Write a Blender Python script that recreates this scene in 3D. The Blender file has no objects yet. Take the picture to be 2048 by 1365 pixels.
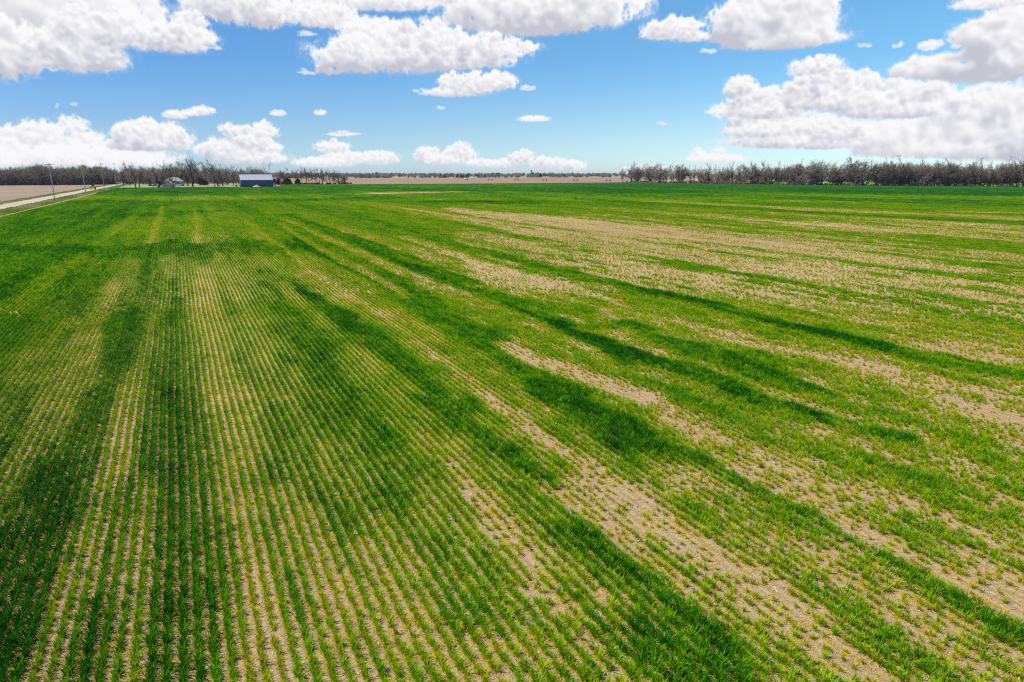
import bpy, math, random
import numpy as np
from mathutils import Vector, Matrix

scene = bpy.context.scene
col = scene.collection
R = math.radians
DENOISE = False
rng = np.random.default_rng(7)
random.seed(7)

# ------------------------------------------------------------------ camera
F, CX, CY, CAMH = 1365.33, 1024.0, 682.5, 8.0
PITCH = math.atan((CY - 347.5) / F)
YAW = math.atan(674 * math.cos(PITCH) / F)          # crop rows run along +Y, the camera looks to their right
cam_d = bpy.data.cameras.new("camera")
cam_d.sensor_width = 36.0
cam_d.lens = 24.0
cam_d.clip_end = 30000
cam = bpy.data.objects.new("camera", cam_d)
col.objects.link(cam)
cam.location = (0, 0, CAMH)
cam.rotation_euler = (math.pi / 2 - PITCH, 0, -YAW)
scene.camera = cam
FW = (math.sin(YAW) * math.cos(PITCH), math.cos(YAW) * math.cos(PITCH), -math.sin(PITCH))
RT = (math.cos(YAW), -math.sin(YAW), 0.0)
UP = (math.sin(YAW) * math.sin(PITCH), math.cos(YAW) * math.sin(PITCH), math.cos(PITCH))


def ray(px, py):
    a, b = (px - CX) / F, (CY - py) / F
    return [FW[i] + a * RT[i] + b * UP[i] for i in range(3)]


def at(px, py):
    """survey helper: where a sight line meets the ground"""
    d = ray(px, py)
    t = -CAMH / d[2]
    return d[0] * t, d[1] * t


def along(px, y):
    """x on the ground for a bearing, at a given y"""
    d = ray(px, 360)
    return d[0] / d[1] * y


def zat(px, py, x, y):
    d = ray(px, py)
    return CAMH + d[2] * math.hypot(x, y) / math.hypot(d[0], d[1])


# ------------------------------------------------------------------ mesh helpers
class MB:
    def __init__(s):
        s.v, s.f, s.m = [], [], []

    def add(s, vs, fs, m=0):
        o = len(s.v)
        s.v += [tuple(p) for p in vs]
        s.f += [tuple(i + o for i in f) for f in fs]
        s.m += [m] * len(fs)
        return s

    def box(s, x0, x1, y0, y1, z0, z1, m=0):
        v = [(x0, y0, z0), (x1, y0, z0), (x1, y1, z0), (x0, y1, z0), (x0, y0, z1), (x1, y0, z1), (x1, y1, z1), (x0, y1, z1)]
        return s.add(v, [(0, 3, 2, 1), (4, 5, 6, 7), (0, 1, 5, 4), (1, 2, 6, 5), (2, 3, 7, 6), (3, 0, 4, 7)], m)

    def tube(s, p0, p1, r0, r1=None, n=8, m=0, caps=True):
        r1 = r0 if r1 is None else r1
        p0, p1 = Vector(p0), Vector(p1)
        d = (p1 - p0).normalized()
        a = d.orthogonal().normalized()
        b = d.cross(a)
        vs = []
        for p, r in ((p0, r0), (p1, r1)):
            for k in range(n):
                t = 2 * math.pi * k / n
                vs.append(p + (a * math.cos(t) + b * math.sin(t)) * r)
        fs = [(k, (k + 1) % n, n + (k + 1) % n, n + k) for k in range(n)]
        if caps:
            fs += [tuple(range(n - 1, -1, -1)), tuple(range(n, 2 * n))]
        return s.add(vs, fs, m)

    def extrude(s, prof, axis, a0, a1, m=0):
        """closed profile of 2-D points pushed along an axis (0: x with (y,z) points, 1: y with (x,z) points)"""
        n = len(prof)
        mk = (lambda q, a: (a, q[0], q[1])) if axis == 0 else (lambda q, a: (q[0], a, q[1]))
        vs = [mk(q, a0) for q in prof] + [mk(q, a1) for q in prof]
        fs = [(k, (k + 1) % n, n + (k + 1) % n, n + k) for k in range(n)] + [tuple(range(n - 1, -1, -1)), tuple(range(n, 2 * n))]
        return s.add(vs, fs, m)

    def build(s, name, mats, parent=None, smooth=False):
        me = bpy.data.meshes.new(name)
        me.from_pydata(s.v, [], s.f)
        for mt in (mats if isinstance(mats, (list, tuple)) else [mats]):
            me.materials.append(mt)
        if any(s.m):
            me.polygons.foreach_set("material_index", s.m)
        if smooth:
            me.polygons.foreach_set("use_smooth", [True] * len(s.f))
        me.update()
        import bmesh
        bm = bmesh.new(); bm.from_mesh(me)
        bmesh.ops.recalc_face_normals(bm, faces=bm.faces)
        bm.to_mesh(me); bm.free()
        o = bpy.data.objects.new(name, me)
        col.objects.link(o)
        o.parent = parent
        return o


def tag(o, label=None, cat=None, group=None, kind=None):
    if label: o["label"] = label
    if cat: o["category"] = cat
    if group: o["group"] = group
    if kind: o["kind"] = kind
    return o


def empty(name, loc, rz=0.0, **k):
    o = bpy.data.objects.new(name, None)
    o.empty_display_size = 0.3
    col.objects.link(o)
    o.location = loc
    o.rotation_euler = (0, 0, rz)
    return tag(o, **k)


# ------------------------------------------------------------------ materials
class NT:
    def __init__(s, name):
        s.mat = bpy.data.materials.new(name)
        s.mat.use_nodes = True
        s.t = s.mat.node_tree
        s.t.nodes.clear()
        s.out = s.t.nodes.new("ShaderNodeOutputMaterial")

    def n(s, typ, **k):
        nd = s.t.nodes.new(typ)
        for a, b in k.items():
            setattr(nd, a, b)
        return nd

    def l(s, a, b):
        s.t.links.new(a, b)

    def ramp(s, fac, stops, interp="LINEAR"):
        r = s.n("ShaderNodeValToRGB")
        r.color_ramp.interpolation = interp
        e = r.color_ramp.elements
        while len(e) < len(stops):
            e.new(0.5)
        for el, (p, c) in zip(e, stops):
            el.position = p
            el.color = (*c, 1) if len(c) == 3 else c
        s.l(fac, r.inputs[0])
        return r.outputs[0]

    def noise(s, vec, scale, detail=4, rough=0.55, dim="3D"):
        q = s.n("ShaderNodeTexNoise")
        q.noise_dimensions = dim
        q.inputs["Scale"].default_value = scale
        q.inputs["Detail"].default_value = detail
        q.inputs["Roughness"].default_value = rough
        if vec is not None:
            s.l(vec, q.inputs["Vector"])
        return q.outputs[0]

    def mapping(s, vec, scale=(1, 1, 1), rot=(0, 0, 0)):
        mp = s.n("ShaderNodeMapping")
        mp.inputs["Scale"].default_value = scale
        mp.inputs["Rotation"].default_value = rot
        s.l(vec, mp.inputs["Vector"])
        return mp.outputs[0]

    def mix(s, fac, a, b, blend="MIX"):
        q = s.n("ShaderNodeMix", data_type="RGBA", blend_type=blend)
        for sock, val in ((0, fac), (6, a), (7, b)):
            if isinstance(val, (int, float)):
                q.inputs[sock].default_value = val
            elif isinstance(val, tuple):
                q.inputs[sock].default_value = (*val, 1)
            else:
                s.l(val, q.inputs[sock])
        return q.outputs[2]

    def math(s, op, a, b=None, c=None):
        q = s.n("ShaderNodeMath", operation=op)
        for i, v in enumerate((a, b, c)):
            if v is None: continue
            if isinstance(v, (int, float)): q.inputs[i].default_value = v
            else: s.l(v, q.inputs[i])
        return q.outputs[0]

    def principled(s, color, rough=0.8, spec=0.3, metal=0.0, bump=None, bump_d=0.02, bump_s=0.5):
        p = s.n("ShaderNodeBsdfPrincipled")
        if isinstance(color, tuple): p.inputs["Base Color"].default_value = (*color, 1)
        else: s.l(color, p.inputs["Base Color"])
        p.inputs["Roughness"].default_value = rough
        p.inputs["Metallic"].default_value = metal
        p.inputs["Specular IOR Level"].default_value = spec
        if bump is not None:
            b = s.n("ShaderNodeBump")
            b.inputs["Distance"].default_value = bump_d
            b.inputs["Strength"].default_value = bump_s
            s.l(bump, b.inputs["Height"])
            s.l(b.outputs[0], p.inputs["Normal"])
        s.l(p.outputs[0], s.out.inputs[0])
        return s.mat


def worn(name, c, rough=0.6, metal=0.0, var=0.25, scale=2.0, spec=0.3):
    """painted or plain surface with a little procedural wear"""
    t = NT(name)
    tc = t.n("ShaderNodeTexCoord").outputs["Object"]
    nz = t.noise(tc, scale, 6, 0.6)
    lo = tuple(x * (1 - var) for x in c)
    hi = tuple(min(1, x * (1 + var)) for x in c)
    return t.principled(t.ramp(nz, [(0.3, lo), (0.7, hi)]), rough, spec, metal)


def soil_mat(name, c0, c1, c2, row=True, straw=True, big=0.02, rowdir=0.0, rowper=0.245, rowamt=0.35, tracks=False):
    t = NT(name)
    geo = t.n("ShaderNodeNewGeometry").outputs["Position"]
    n1 = t.noise(geo, 14.0, 8, 0.72)
    n2 = t.noise(geo, big, 4, 0.5)
    n3 = t.noise(geo, 0.6, 5, 0.6)
    c = t.ramp(n1, [(0.34, tuple(v * .66 for v in c0)), (0.43, c0), (0.52, c1), (0.66, c2)])
    c = t.mix(0.35, c, t.ramp(n3, [(0.3, c0), (0.7, c2)]))
    c = t.mix(0.30, c, t.ramp(n2, [(0.35, c0), (0.65, c2)]))
    h = n1
    if tracks:                                           # packed wheel lanes, looser weedy crown
        sx = t.n("ShaderNodeSeparateXYZ"); t.l(geo, sx.inputs[0])
        a = t.math("MULTIPLY", t.math("ADD", sx.outputs[0], 39.4), 1.0)
        lane = t.math("ABSOLUTE", t.math("SUBTRACT", t.math("ABSOLUTE", t.math("ADD", a, t.math("MULTIPLY", t.math("SUBTRACT", n3, .5), .9))), 1.15))
        c = t.mix(t.math("MULTIPLY", t.ramp(lane, [(0.25, (0, 0, 0)), (0.75, (1, 1, 1))]), .5), c, (.30, .255, .18))
    if straw:
        for k, (rz, sc) in enumerate(((0.5, (60, 7, 1)), (-0.7, (55, 6, 1)), (1.4, (62, 8, 1)))):
            q = t.noise(t.mapping(geo, sc, (0, 0, rz)), 1.0, 2, 0.5)
            m = t.ramp(q, [(0.63, (0, 0, 0)), (0.68, (1, 1, 1))])
            c = t.mix(t.math("MULTIPLY", m, 0.5), c, (0.50, 0.40, 0.27))
    if row:
        sep = t.n("ShaderNodeSeparateXYZ")
        t.l(t.mapping(geo, (1, 1, 1), (0, 0, rowdir)), sep.inputs[0])
        wob = t.math("MULTIPLY", t.noise(geo, 0.8, 2), 0.06)
        w = t.math("SINE", t.math("MULTIPLY", t.math("ADD", sep.outputs[0], wob), 2 * math.pi / rowper))
        w01 = t.math("MULTIPLY_ADD", w, 0.5, 0.5)
        c = t.mix(t.math("MULTIPLY", t.ramp(w01, [(0.55, (0, 0, 0)), (0.95, (1, 1, 1))]), rowamt), c, c0)
        h = t.math("MULTIPLY_ADD", w01, -0.8, n1)
    return t.principled(c, 0.95, 0.1, 0, h, 0.03, 0.7)


def grass_ground(name, c0, c1, c2, sc=0.15):
    t = NT(name)
    geo = t.n("ShaderNodeNewGeometry").outputs["Position"]
    n1 = t.noise(geo, sc, 6, 0.65)
    n2 = t.noise(geo, 3.0, 5, 0.7)
    c = t.ramp(n1, [(0.3, c0), (0.5, c1), (0.7, c2)])
    c = t.mix(0.4, c, t.ramp(n2, [(0.3, c0), (0.7, c2)]))
    return t.principled(c, 0.95, 0.1, 0, n2, 0.05, 0.6)


def leaf_mat(name, mode="INSTANCER", color=(0.1, 0.2, 0.02), trans=0.45, tint=(1, 1, 1), gloss=0.004, mixc=None):
    t = NT(name)
    if mode:
        a = t.n("ShaderNodeAttribute", attribute_type=mode, attribute_name="col")
        c = a.outputs["Color"]
        if mixc: c = t.mix(mixc[0], c, mixc[1])
    else:
        oi = t.n("ShaderNodeObjectInfo")
        geo = t.n("ShaderNodeNewGeometry")
        nz = t.noise(geo.outputs["Position"], 0.35, 3)
        c = t.ramp(nz, [(0.3, tuple(x * 0.72 for x in color)), (0.7, tuple(x * 1.3 for x in color))])
        hs = t.n("ShaderNodeHueSaturation")
        t.l(t.math("MULTIPLY_ADD", oi.outputs["Random"], 0.5, 0.75), hs.inputs["Value"])
        t.l(c, hs.inputs["Color"])
        c = hs.outputs[0]
    d = t.n("ShaderNodeBsdfDiffuse")
    tr = t.n("ShaderNodeBsdfTranslucent")
    t.l(c, d.inputs[0]); t.l(c, tr.inputs[0])
    m = t.n("ShaderNodeMixShader"); m.inputs[0].default_value = trans
    t.l(d.outputs[0], m.inputs[1]); t.l(tr.outputs[0], m.inputs[2])
    g = t.n("ShaderNodeBsdfGlossy"); g.inputs["Roughness"].default_value = 0.45
    m2 = t.n("ShaderNodeMixShader"); m2.inputs[0].default_value = gloss
    t.l(m.outputs[0], m2.inputs[1]); t.l(g.outputs[0], m2.inputs[2])
    t.l(m2.outputs[0], t.out.inputs[0])
    return t.mat


def bark_mat(name, c):
    t = NT(name)
    geo = t.n("ShaderNodeNewGeometry").outputs["Position"]
    oi = t.n("ShaderNodeObjectInfo").outputs["Random"]
    nz = t.noise(geo, 1.3, 4)
    cc = t.ramp(nz, [(0.3, tuple(x * 0.7 for x in c)), (0.7, tuple(x * 1.3 for x in c))])
    hs = t.n("ShaderNodeHueSaturation")
    t.l(t.math("MULTIPLY_ADD", oi, 0.6, 0.7), hs.inputs["Value"]); t.l(cc, hs.inputs["Color"])
    return t.principled(hs.outputs[0], 0.9, 0.1)


M = dict(
    soil=soil_mat("field_soil", (0.235, 0.160, 0.074), (0.36, 0.264, 0.130), (0.475, 0.366, 0.205)),
    tilled=soil_mat("tilled_soil", (0.20, 0.132, 0.080), (0.27, 0.185, 0.118), (0.33, 0.235, 0.158), straw=False, rowper=1.5, rowdir=1.57),
    stubble=soil_mat("stubble_soil", (0.18, 0.125, 0.085), (0.26, 0.19, 0.135), (0.35, 0.265, 0.19), big=0.05, rowper=0.75),
    gravel=soil_mat("road_gravel", (0.36, 0.30, 0.235), (0.45, 0.385, 0.31), (0.53, 0.465, 0.385), row=False, straw=False, tracks=True),
    plain=grass_ground("plain_ground", (0.22, 0.19, 0.10), (0.26, 0.24, 0.12), (0.33, 0.27, 0.17), 0.01),
    lawn=grass_ground("lawn_ground", (0.16, 0.18, 0.05), (0.26, 0.26, 0.09), (0.42, 0.36, 0.19), 0.12),
    pasture=grass_ground("pasture_ground", (0.10, 0.24, 0.02), (0.16, 0.33, 0.03), (0.24, 0.38, 0.05), 0.05),
    verge=grass_ground("verge_ground", (0.17, 0.20, 0.05), (0.28, 0.29, 0.09), (0.42, 0.38, 0.18), 0.25),
    wheat=leaf_mat("wheat_blade"),
    wheat_dead=leaf_mat("wheat_yellow_blade", "INSTANCER", trans=0.35, mixc=(0.78, (0.64, 0.40, 0.05))),
    straw=worn("pale_straw", (0.50, 0.41, 0.29), 0.7, scale=20),
    bark=bark_mat("dark_bark", (0.040, 0.031, 0.026)),
    twig=bark_mat("grey_twigs", (0.275, 0.222, 0.182)),
    twig_brown=bark_mat("brown_twigs", (0.25, 0.19, 0.155)),
    dead_wood=bark_mat("dead_wood", (0.16, 0.13, 0.11)),
    bud=leaf_mat("spring_bud_leaves", None, (0.24, 0.28, 0.09), 0.4),
    bud_green=leaf_mat("young_green_leaves", None, (0.20, 0.27, 0.04), 0.4),
    cedar=leaf_mat("cedar_foliage", None, (0.016, 0.026, 0.016), 0.15),
    brush=bark_mat("brown_brush", (0.30, 0.20, 0.145)),
)


# ------------------------------------------------------------------ world: sky with a band of cumulus
SUN_AZ, SUN_EL = R(-62), R(58)          # azimuth from +Y towards +X
SKY_S, SUN_S = 0.080, 4.7

PPD = 24.0                              # cloud map, samples per degree
AZ0, AZ1, EL0, EL1 = YAW - R(44), YAW + R(44), R(-1.0), R(19)
IW, IH = int(math.degrees(AZ1 - AZ0) * PPD), int(math.degrees(EL1 - EL0) * PPD)
KPX = F * math.pi / 180                 # about 23.8


def azel(px, py):
    d = ray(px, py)
    return math.atan2(d[0], d[1]), math.atan2(d[2], math.hypot(d[0], d[1]))


def sph(px, py):
    a, e = azel(px, py)
    return (a - AZ0) / (AZ1 - AZ0) * IW, (e - EL0) / (EL1 - EL0) * IH


def smooth5(n):
    while True:
        m = n
        for p in (2, 3, 5):
            while m % p == 0: m //= p
        if m == 1: return n
        n += 1


def cloud_noise(shape, cell, zs, r):
    """isotropic billows and finer fractal detail from one white-noise spectrum"""
    w = np.fft.rfftn(r.standard_normal(shape, dtype=np.float32))
    kx = np.fft.fftfreq(shape[0])[:, None, None]; ky = np.fft.fftfreq(shape[1])[None, :, None]; kz = np.fft.rfftfreq(shape[2])[None, None, :] / zs
    k = np.sqrt(kx * kx + ky * ky + kz * kz).astype(np.float32)
    k[0, 0, 0] = 1e-3
    out = []
    for f0, f1, beta in ((.7 / cell, 2.2 / cell, 1.0), (2.0 / cell, 7.0 / cell, 1.6), (1.0 / cell, 16.0 / cell, 1.9)):
        f = k ** -beta * np.exp(-(f0 / k) ** 4) * np.exp(-(k / f1) ** 2)
        n = np.fft.irfftn(w * f, shape, axes=(0, 1, 2)).astype(np.float32)
        out.append(n / (n.std() + 1e-9))
    a = .8 - np.abs(out[0]); b = .8 - np.abs(out[1])
    return .46 * a + .10 * b + .07 * out[2]


# each cloud: blobs (cx, cy, rx, ry) as seen, then softness, density
CLOUDS = [
    # low bank on the left horizon
    ([(130, 318, 150, 20), (220, 308, 55, 20), (30, 288, 45, 24), (145, 256, 22, 17), (90, 282, 45, 24), (-30, 300, 60, 25), (165, 285, 30, 20)], 1.1, .55),
    ([(300, 274, 58, 24), (258, 286, 28, 16), (345, 290, 32, 13), (290, 292, 60, 12)], .8, 1),
    ([(465, 263, 20, 13), (522, 267, 27, 17), (460, 305, 44, 22), (418, 302, 24, 13), (540, 299, 24, 10), (500, 316, 60, 14), (505, 285, 35, 12)], .9, .9),
    ([(665, 296, 30, 12), (650, 326, 52, 10), (690, 318, 40, 13), (755, 318, 36, 14), (620, 328, 24, 8)], 1.1, .75),
    ([(855, 313, 25, 15), (920, 309, 28, 17), (888, 322, 40, 10), (962, 328, 30, 9)], 1.0, .85),
    ([(1045, 317, 24, 13), (1020, 326, 25, 9), (1098, 328, 34, 13), (1142, 333, 28, 11), (1000, 330, 25, 8)], .9, .9),
    ([(1395, 311, 14, 11), (1437, 303, 11, 8), (1432, 318, 48, 8)], 1.2, .6),
    ([(1290, 338, 40, 6)], 1.2, .6),
    # right-hand mass, far layers first
    ([(1950, 262, 110, 36), (1850, 272, 100, 28), (2010, 296, 100, 24), (1750, 278, 90, 22), (1990, 225, 90, 36), (1880, 300, 120, 16), (2080, 260, 60, 40)], 1.3, .7),
    ([(1560, 284, 90, 14), (1640, 290, 60, 10), (1500, 262, 45, 13), (1545, 262, 70, 20), (1470, 224, 42, 16), (1525, 240, 60, 20), (1640, 262, 70, 24)], .9, .9),
    ([(1480, 181, 28, 22), (1510, 204, 48, 22), (1568, 192, 38, 17), (1540, 222, 70, 18)], .8, 1),
    ([(1640, 178, 52, 30), (1695, 180, 48, 28), (1700, 204, 100, 20), (1760, 200, 55, 18), (1830, 190, 55, 24), (1880, 206, 60, 18), (1800, 222, 90, 16), (1620, 206, 50, 16)], .8, 1),
    ([(2000, 70, 52, 36), (2020, 112, 60, 36), (1962, 92, 25, 25), (1900, 136, 66, 22), (1840, 142, 42, 16), (1990, 142, 80, 22), (2075, 100, 50, 50)], .8, 1),
    ([(1632, 134, 40, 15), (1608, 145, 24, 8)], .9, .9),
    ([(1730, 92, 14, 7)], 1.6, .5), ([(1797, 95, 8, 8)], 1.6, .6), ([(1865, 90, 26, 13), (1855, 100, 14, 9)], 1.4, .7), ([(1910, 95, 11, 7)], 1.6, .55),
    ([(2010, 0, 62, 13)], 1.0, .8),
    # upper right pair
    ([(1345, 62, 52, 21), (1382, 74, 30, 12)], .8, .95),
    ([(1540, 45, 90, 44), (1600, 28, 58, 44), (1490, 70, 58, 24), (1640, 66, 26, 24), (1462, 52, 26, 22), (1560, 82, 95, 18)], .7, 1.1),
    ([(1414, 105, 11, 8)], 1.4, .7), ([(1475, 10, 18, 8)], 1.5, .6), ([(1270, 4, 26, 6)], 1.6, .5),
    # centre
    ([(1080, 18, 165, 42), (945, 34, 48, 24), (1205, 12, 44, 42), (1060, 50, 110, 22)], .8, 1.05),
    ([(750, 0, 115, 20), (860, -5, 60, 15)], .9, 1),
    ([(480, 12, 88, 34), (530, 40, 38, 18)], .8, 1),
    ([(640, 32, 66, 22), (690, 48, 40, 14)], .9, .9),
    ([(750, 58, 58, 16), (715, 70, 30, 8)], 1.1, .75),
    ([(610, 70, 22, 6)], 1.7, .45),
    ([(850, 88, 90, 34), (800, 112, 135, 34), (930, 100, 105, 28), (705, 124, 60, 24), (1015, 96, 52, 13), (655, 142, 24, 10), (900, 122, 110, 18)], .75, 1.05),
    ([(610, 146, 15, 7)], 1.6, .5),
    ([(940, 172, 56, 21), (985, 166, 44, 17), (905, 186, 42, 10)], .8, .95),
    ([(842, 183, 17, 7)], 1.5, .6), ([(1055, 178, 17, 8)], 1.4, .65),
    # top left
    ([(100, 18, 165, 50), (200, 36, 56, 36), (-20, 30, 70, 60)], .8, 1),
    ([(30, 104, 70, 38), (-30, 120, 60, 34)], .8, 1.05),
    ([(205, 66, 70, 30), (155, 108, 66, 34), (240, 62, 40, 28)], .75, 1.05),
    ([(345, 80, 62, 25), (380, 42, 22, 17), (300, 82, 40, 18)], .8, .95),
    ([(432, 96, 14, 7)], 1.6, .5), ([(325, 45, 16, 10)], 1.6, .5),
    # crumbs
    ([(352, 232, 20, 8), (404, 223, 19, 9), (380, 228, 20, 6)], 1.0, .85),
    ([(555, 228, 13, 6)], 1.2, .75), ([(640, 227, 10, 6)], 1.2, .75), ([(881, 217, 9, 6)], 1.4, .6), ([(1067, 239, 28, 6)], 1.1, .8),
    ([(685, 272, 34, 7)], 1.4, .55), ([(114, 214, 5, 5)], 1.8, .4), ([(147, 211, 5, 6)], 1.8, .4), ([(54, 238, 5, 4)], 1.8, .35), ([(1325, 248, 13, 5)], 1.7, .45),
]


def make_clouds():
    img = np.zeros((IH, IW, 3), np.float32)
    alp = np.zeros((IH, IW), np.float32)
    k = PPD / KPX
    for ci, (blobs, soft, dens) in enumerate(CLOUDS):
        r = np.random.default_rng(100 + ci)
        bl = []
        if soft >= 1.4:                                  # scraps: ragged bits instead of one puff
            blobs = [(bx + r.normal() * ax * .45, by + r.normal() * ay * .35, ax * r.uniform(.25, .6), ay * r.uniform(.25, .6)) for (bx, by, ax, ay) in blobs for _ in range(6)]
        for (cx, cy, rx, ry) in blobs:
            x, y = sph(cx, cy)
            bl.append((x, y, r.normal() * ry * k * 0.25, rx * k, ry * k, max(ry, 0.55 * rx) * k))
        mr = max(b[4] for b in bl)
        pad = 0.75 * mr + 6
        x0 = min(b[0] - b[3] for b in bl) - pad; x1 = max(b[0] + b[3] for b in bl) + pad
        y0 = min(b[1] - b[4] for b in bl) - pad; y1 = max(b[1] + b[4] for b in bl) + pad
        zd = max(b[5] for b in bl) + pad
        x0, y0, x1, y1, zd = int(x0), int(y0), int(x1) + 1, int(y1) + 1, int(zd) + 1
        st = 1
        x1 = x0 + smooth5(x1 - x0); y1 = y0 + smooth5(y1 - y0)
        nx, ny, nz = x1 - x0, y1 - y0, smooth5(int(min(2 * zd, 72)))
        zs = 2 * zd / nz
        X = (np.arange(nx, dtype=np.float32) + x0)[:, None, None]
        Y = (np.arange(ny, dtype=np.float32) + y0)[None, :, None]
        Z = ((np.arange(nz, dtype=np.float32) + .5) * zs - zd)[None, None, :]
        soft_ = min(soft, 1.15)
        fld = np.full((nx, ny, nz), -0.9, np.float32)

        def put(x, y, z, a, b, c, sc=1.0):
            i0, i1 = max(0, int(x - 1.6 * a - x0)), min(nx, int(x + 1.6 * a - x0) + 2)
            j0, j1 = max(0, int(y - 1.6 * b - y0)), min(ny, int(y + 1.6 * b - y0) + 2)
            k0, k1 = max(0, int((z - 1.6 * c + zd) / zs)), min(nz, int((z + 1.6 * c + zd) / zs) + 2)
            if i0 >= i1 or j0 >= j1 or k0 >= k1: return
            a *= 1.06
            dy = (Y[:, j0:j1] - y) / b
            dy = np.where(dy < 0, dy * 1.25, dy)         # flatter bases
            q = np.sqrt(((X[i0:i1] - x) / a) ** 2 + dy ** 2 + ((Z[:, :, k0:k1] - z) / c) ** 2)
            s = fld[i0:i1, j0:j1, k0:k1]
            np.maximum(s, (1 - q) * sc, out=s)

        for (x, y, z, a, b, c) in bl:
            put(x, y, z, a * .93, b * .93, c * .93)
            npuff = int(np.clip(10 * a / max(b, 1), 8, 46))
            for _ in range(npuff):
                th, u = r.uniform(0, 2 * math.pi), r.uniform(-0.25, 1)
                w = math.sqrt(max(0, 1 - u * u))
                qx, qy, qz = x + a * w * math.cos(th) * .86, y + b * u * .80, z + c * w * math.sin(th) * .86
                pr = b * r.uniform(.28, .56)
                put(qx, qy, qz, pr * 1.2, pr, pr * 1.2, .80)
                for _ in range(4):
                    v = r.normal(size=3); v /= np.linalg.norm(v)
                    v[1] = abs(v[1]) * .9 - .1
                    p2 = pr * r.uniform(.3, .55)
                    put(qx + v[0] * pr * .95, qy + v[1] * pr * .95, qz + v[2] * pr * .95, p2, p2, p2, .5)
        fb = cloud_noise((nx, ny, nz), max(4.0, 1.15 * mr), zs, r)
        q_ = np.where(fld > .30, .30 + (fld - .30) * .35, fld) + fb * (1.05 * soft_ + .15)
        k2 = np.sqrt(np.fft.fftfreq(nx)[:, None] ** 2 + (1.5 * np.fft.rfftfreq(ny))[None, :] ** 2); k2[0, 0] = 1
        n2 = np.fft.irfft2(np.fft.rfft2(r.standard_normal((nx, ny))) * k2 ** -1.75 * np.exp(-(.55 / mr / k2) ** 4), (nx, ny))
        n2 = n2 / n2.std()                               # whole columns thinned or torn open
        hgt = np.clip((np.arange(ny) / ny - .12) / .4, .25, 1)[None, :]
        q_ = q_ + (.13 * np.clip(n2, -2.2, .5) * hgt + .01)[..., None].astype(np.float32)
        d = q_ - 0.10
        d = np.clip(d / (0.42 * soft_ + .14), 0, 1)
        d = d * d * (3 - 2 * d) + .075 * np.clip((q_ + .22) / .5, 0, 1) ** 2
        edge = np.minimum(np.minimum(np.arange(nx), np.arange(nx)[::-1])[:, None], np.minimum(np.arange(ny), np.arange(ny)[::-1])[None, :])
        d = (d * np.clip(edge / 5.0, 0, 1)[..., None]).astype(np.float32)
        sig = dens * (0.55 if soft < 1.4 else .40) / max(1.0, mr / 34) ** .55
        # light from above right, marched through the puffs
        tau = np.zeros_like(d); tau_s = tau
        L = np.array((.42, .86, -.30))
        step = max(.9, mr * .035)
        pos = 0.0
        for s in range(12):
            pos += step
            sx, sy, sz = int(round(L[0] * pos)), int(round(L[1] * pos)), int(round(L[2] * pos / zs))
            sh = np.zeros_like(d)
            ax0, ax1 = max(0, -sx), min(nx, nx - sx)
            ay0, ay1 = max(0, -sy), min(ny, ny - sy)
            az0, az1 = max(0, -sz), min(nz, nz - sz)
            if ax1 <= ax0 or ay1 <= ay0 or az1 <= az0: break
            sh[ax0:ax1, ay0:ay1, az0:az1] = d[ax0 + sx:ax1 + sx, ay0 + sy:ay1 + sy, az0 + sz:az1 + sz]
            tau += sh * step * sig
            if s == 3: tau_s = tau.copy()
            step *= 1.28
        lit = np.exp(-tau_s * 1.1); lit2 = np.exp(-tau * .13)
        # integrate along the view (z from -zd towards +zd, near side first)
        a = 1 - np.exp(-d * sig * zs * 0.9)
        T = np.cumprod(1 - a, axis=2)
        Tb = np.concatenate([np.ones((nx, ny, 1), np.float32), T[:, :, :-1]], 2)
        w = a * Tb
        A = 1 - T[:, :, -1]
        Lm = (w * lit).sum(2); Lm2 = (w * lit2).sum(2)
        Ws = np.maximum(A, 1e-3)

        def box2(im, rad):
            for ax in (0, 1):
                for _ in range(2):
                    acc = np.zeros_like(im); c = 0
                    for o_ in range(-rad, rad + 1):
                        acc += np.roll(im, o_, ax); c += 1
                    im = acc / c
            return im
        r1, r2 = int(np.clip(mr * .055, 1, 3)), int(np.clip(mr * .15, 1, 7))
        La = box2(Lm, r1) / box2(Ws, r1) if r1 else Lm / Ws
        Lb = box2(Lm2, r2) / box2(Ws, r2)
        Ln = np.clip(.42 * La + .58 * Lb, 0, 1)[..., None]
        hi = np.array((.715, .712, .724)); lo = np.array((.415, .42, .48))
        Ln = np.clip((Ln - .23) / .55, 0, 1)
        rgb = (lo * (1 - Ln) + hi * Ln) * A[..., None]
        gx0, gy0 = max(0, x0), max(0, y0); gx1, gy1 = min(IW, x1), min(IH, y1)
        if gx0 >= gx1 or gy0 >= gy1: continue
        sub = (slice(gx0 - x0, gx1 - x0), slice(gy0 - y0, gy1 - y0))
        Ai = A[sub].T; Ci = rgb[sub].transpose(1, 0, 2)
        g = (slice(gy0, gy1), slice(gx0, gx1))
        img[g] = img[g] * (1 - Ai[..., None]) + Ci
        alp[g] = alp[g] * (1 - Ai) + Ai
    return img, alp


cimg, calp = make_clouds()
buf = np.zeros((IH, IW, 4), np.float32)
buf[..., :3] = cimg / np.maximum(calp, 1e-3)[..., None]
buf[..., 3] = 1
sky_im = bpy.data.images.new("computed_cumulus", IW, IH, float_buffer=True)
sky_im.colorspace_settings.name = "Non-Color"
sky_im.pixels.foreach_set(buf.ravel())
sky_im.update(); sky_im.pack()
buf[..., :3] = calp[..., None]
sky_am = bpy.data.images.new("computed_cloud_cover", IW, IH, float_buffer=True)
sky_am.colorspace_settings.name = "Non-Color"
sky_am.pixels.foreach_set(buf.ravel())
sky_am.update(); sky_am.pack()

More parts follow.
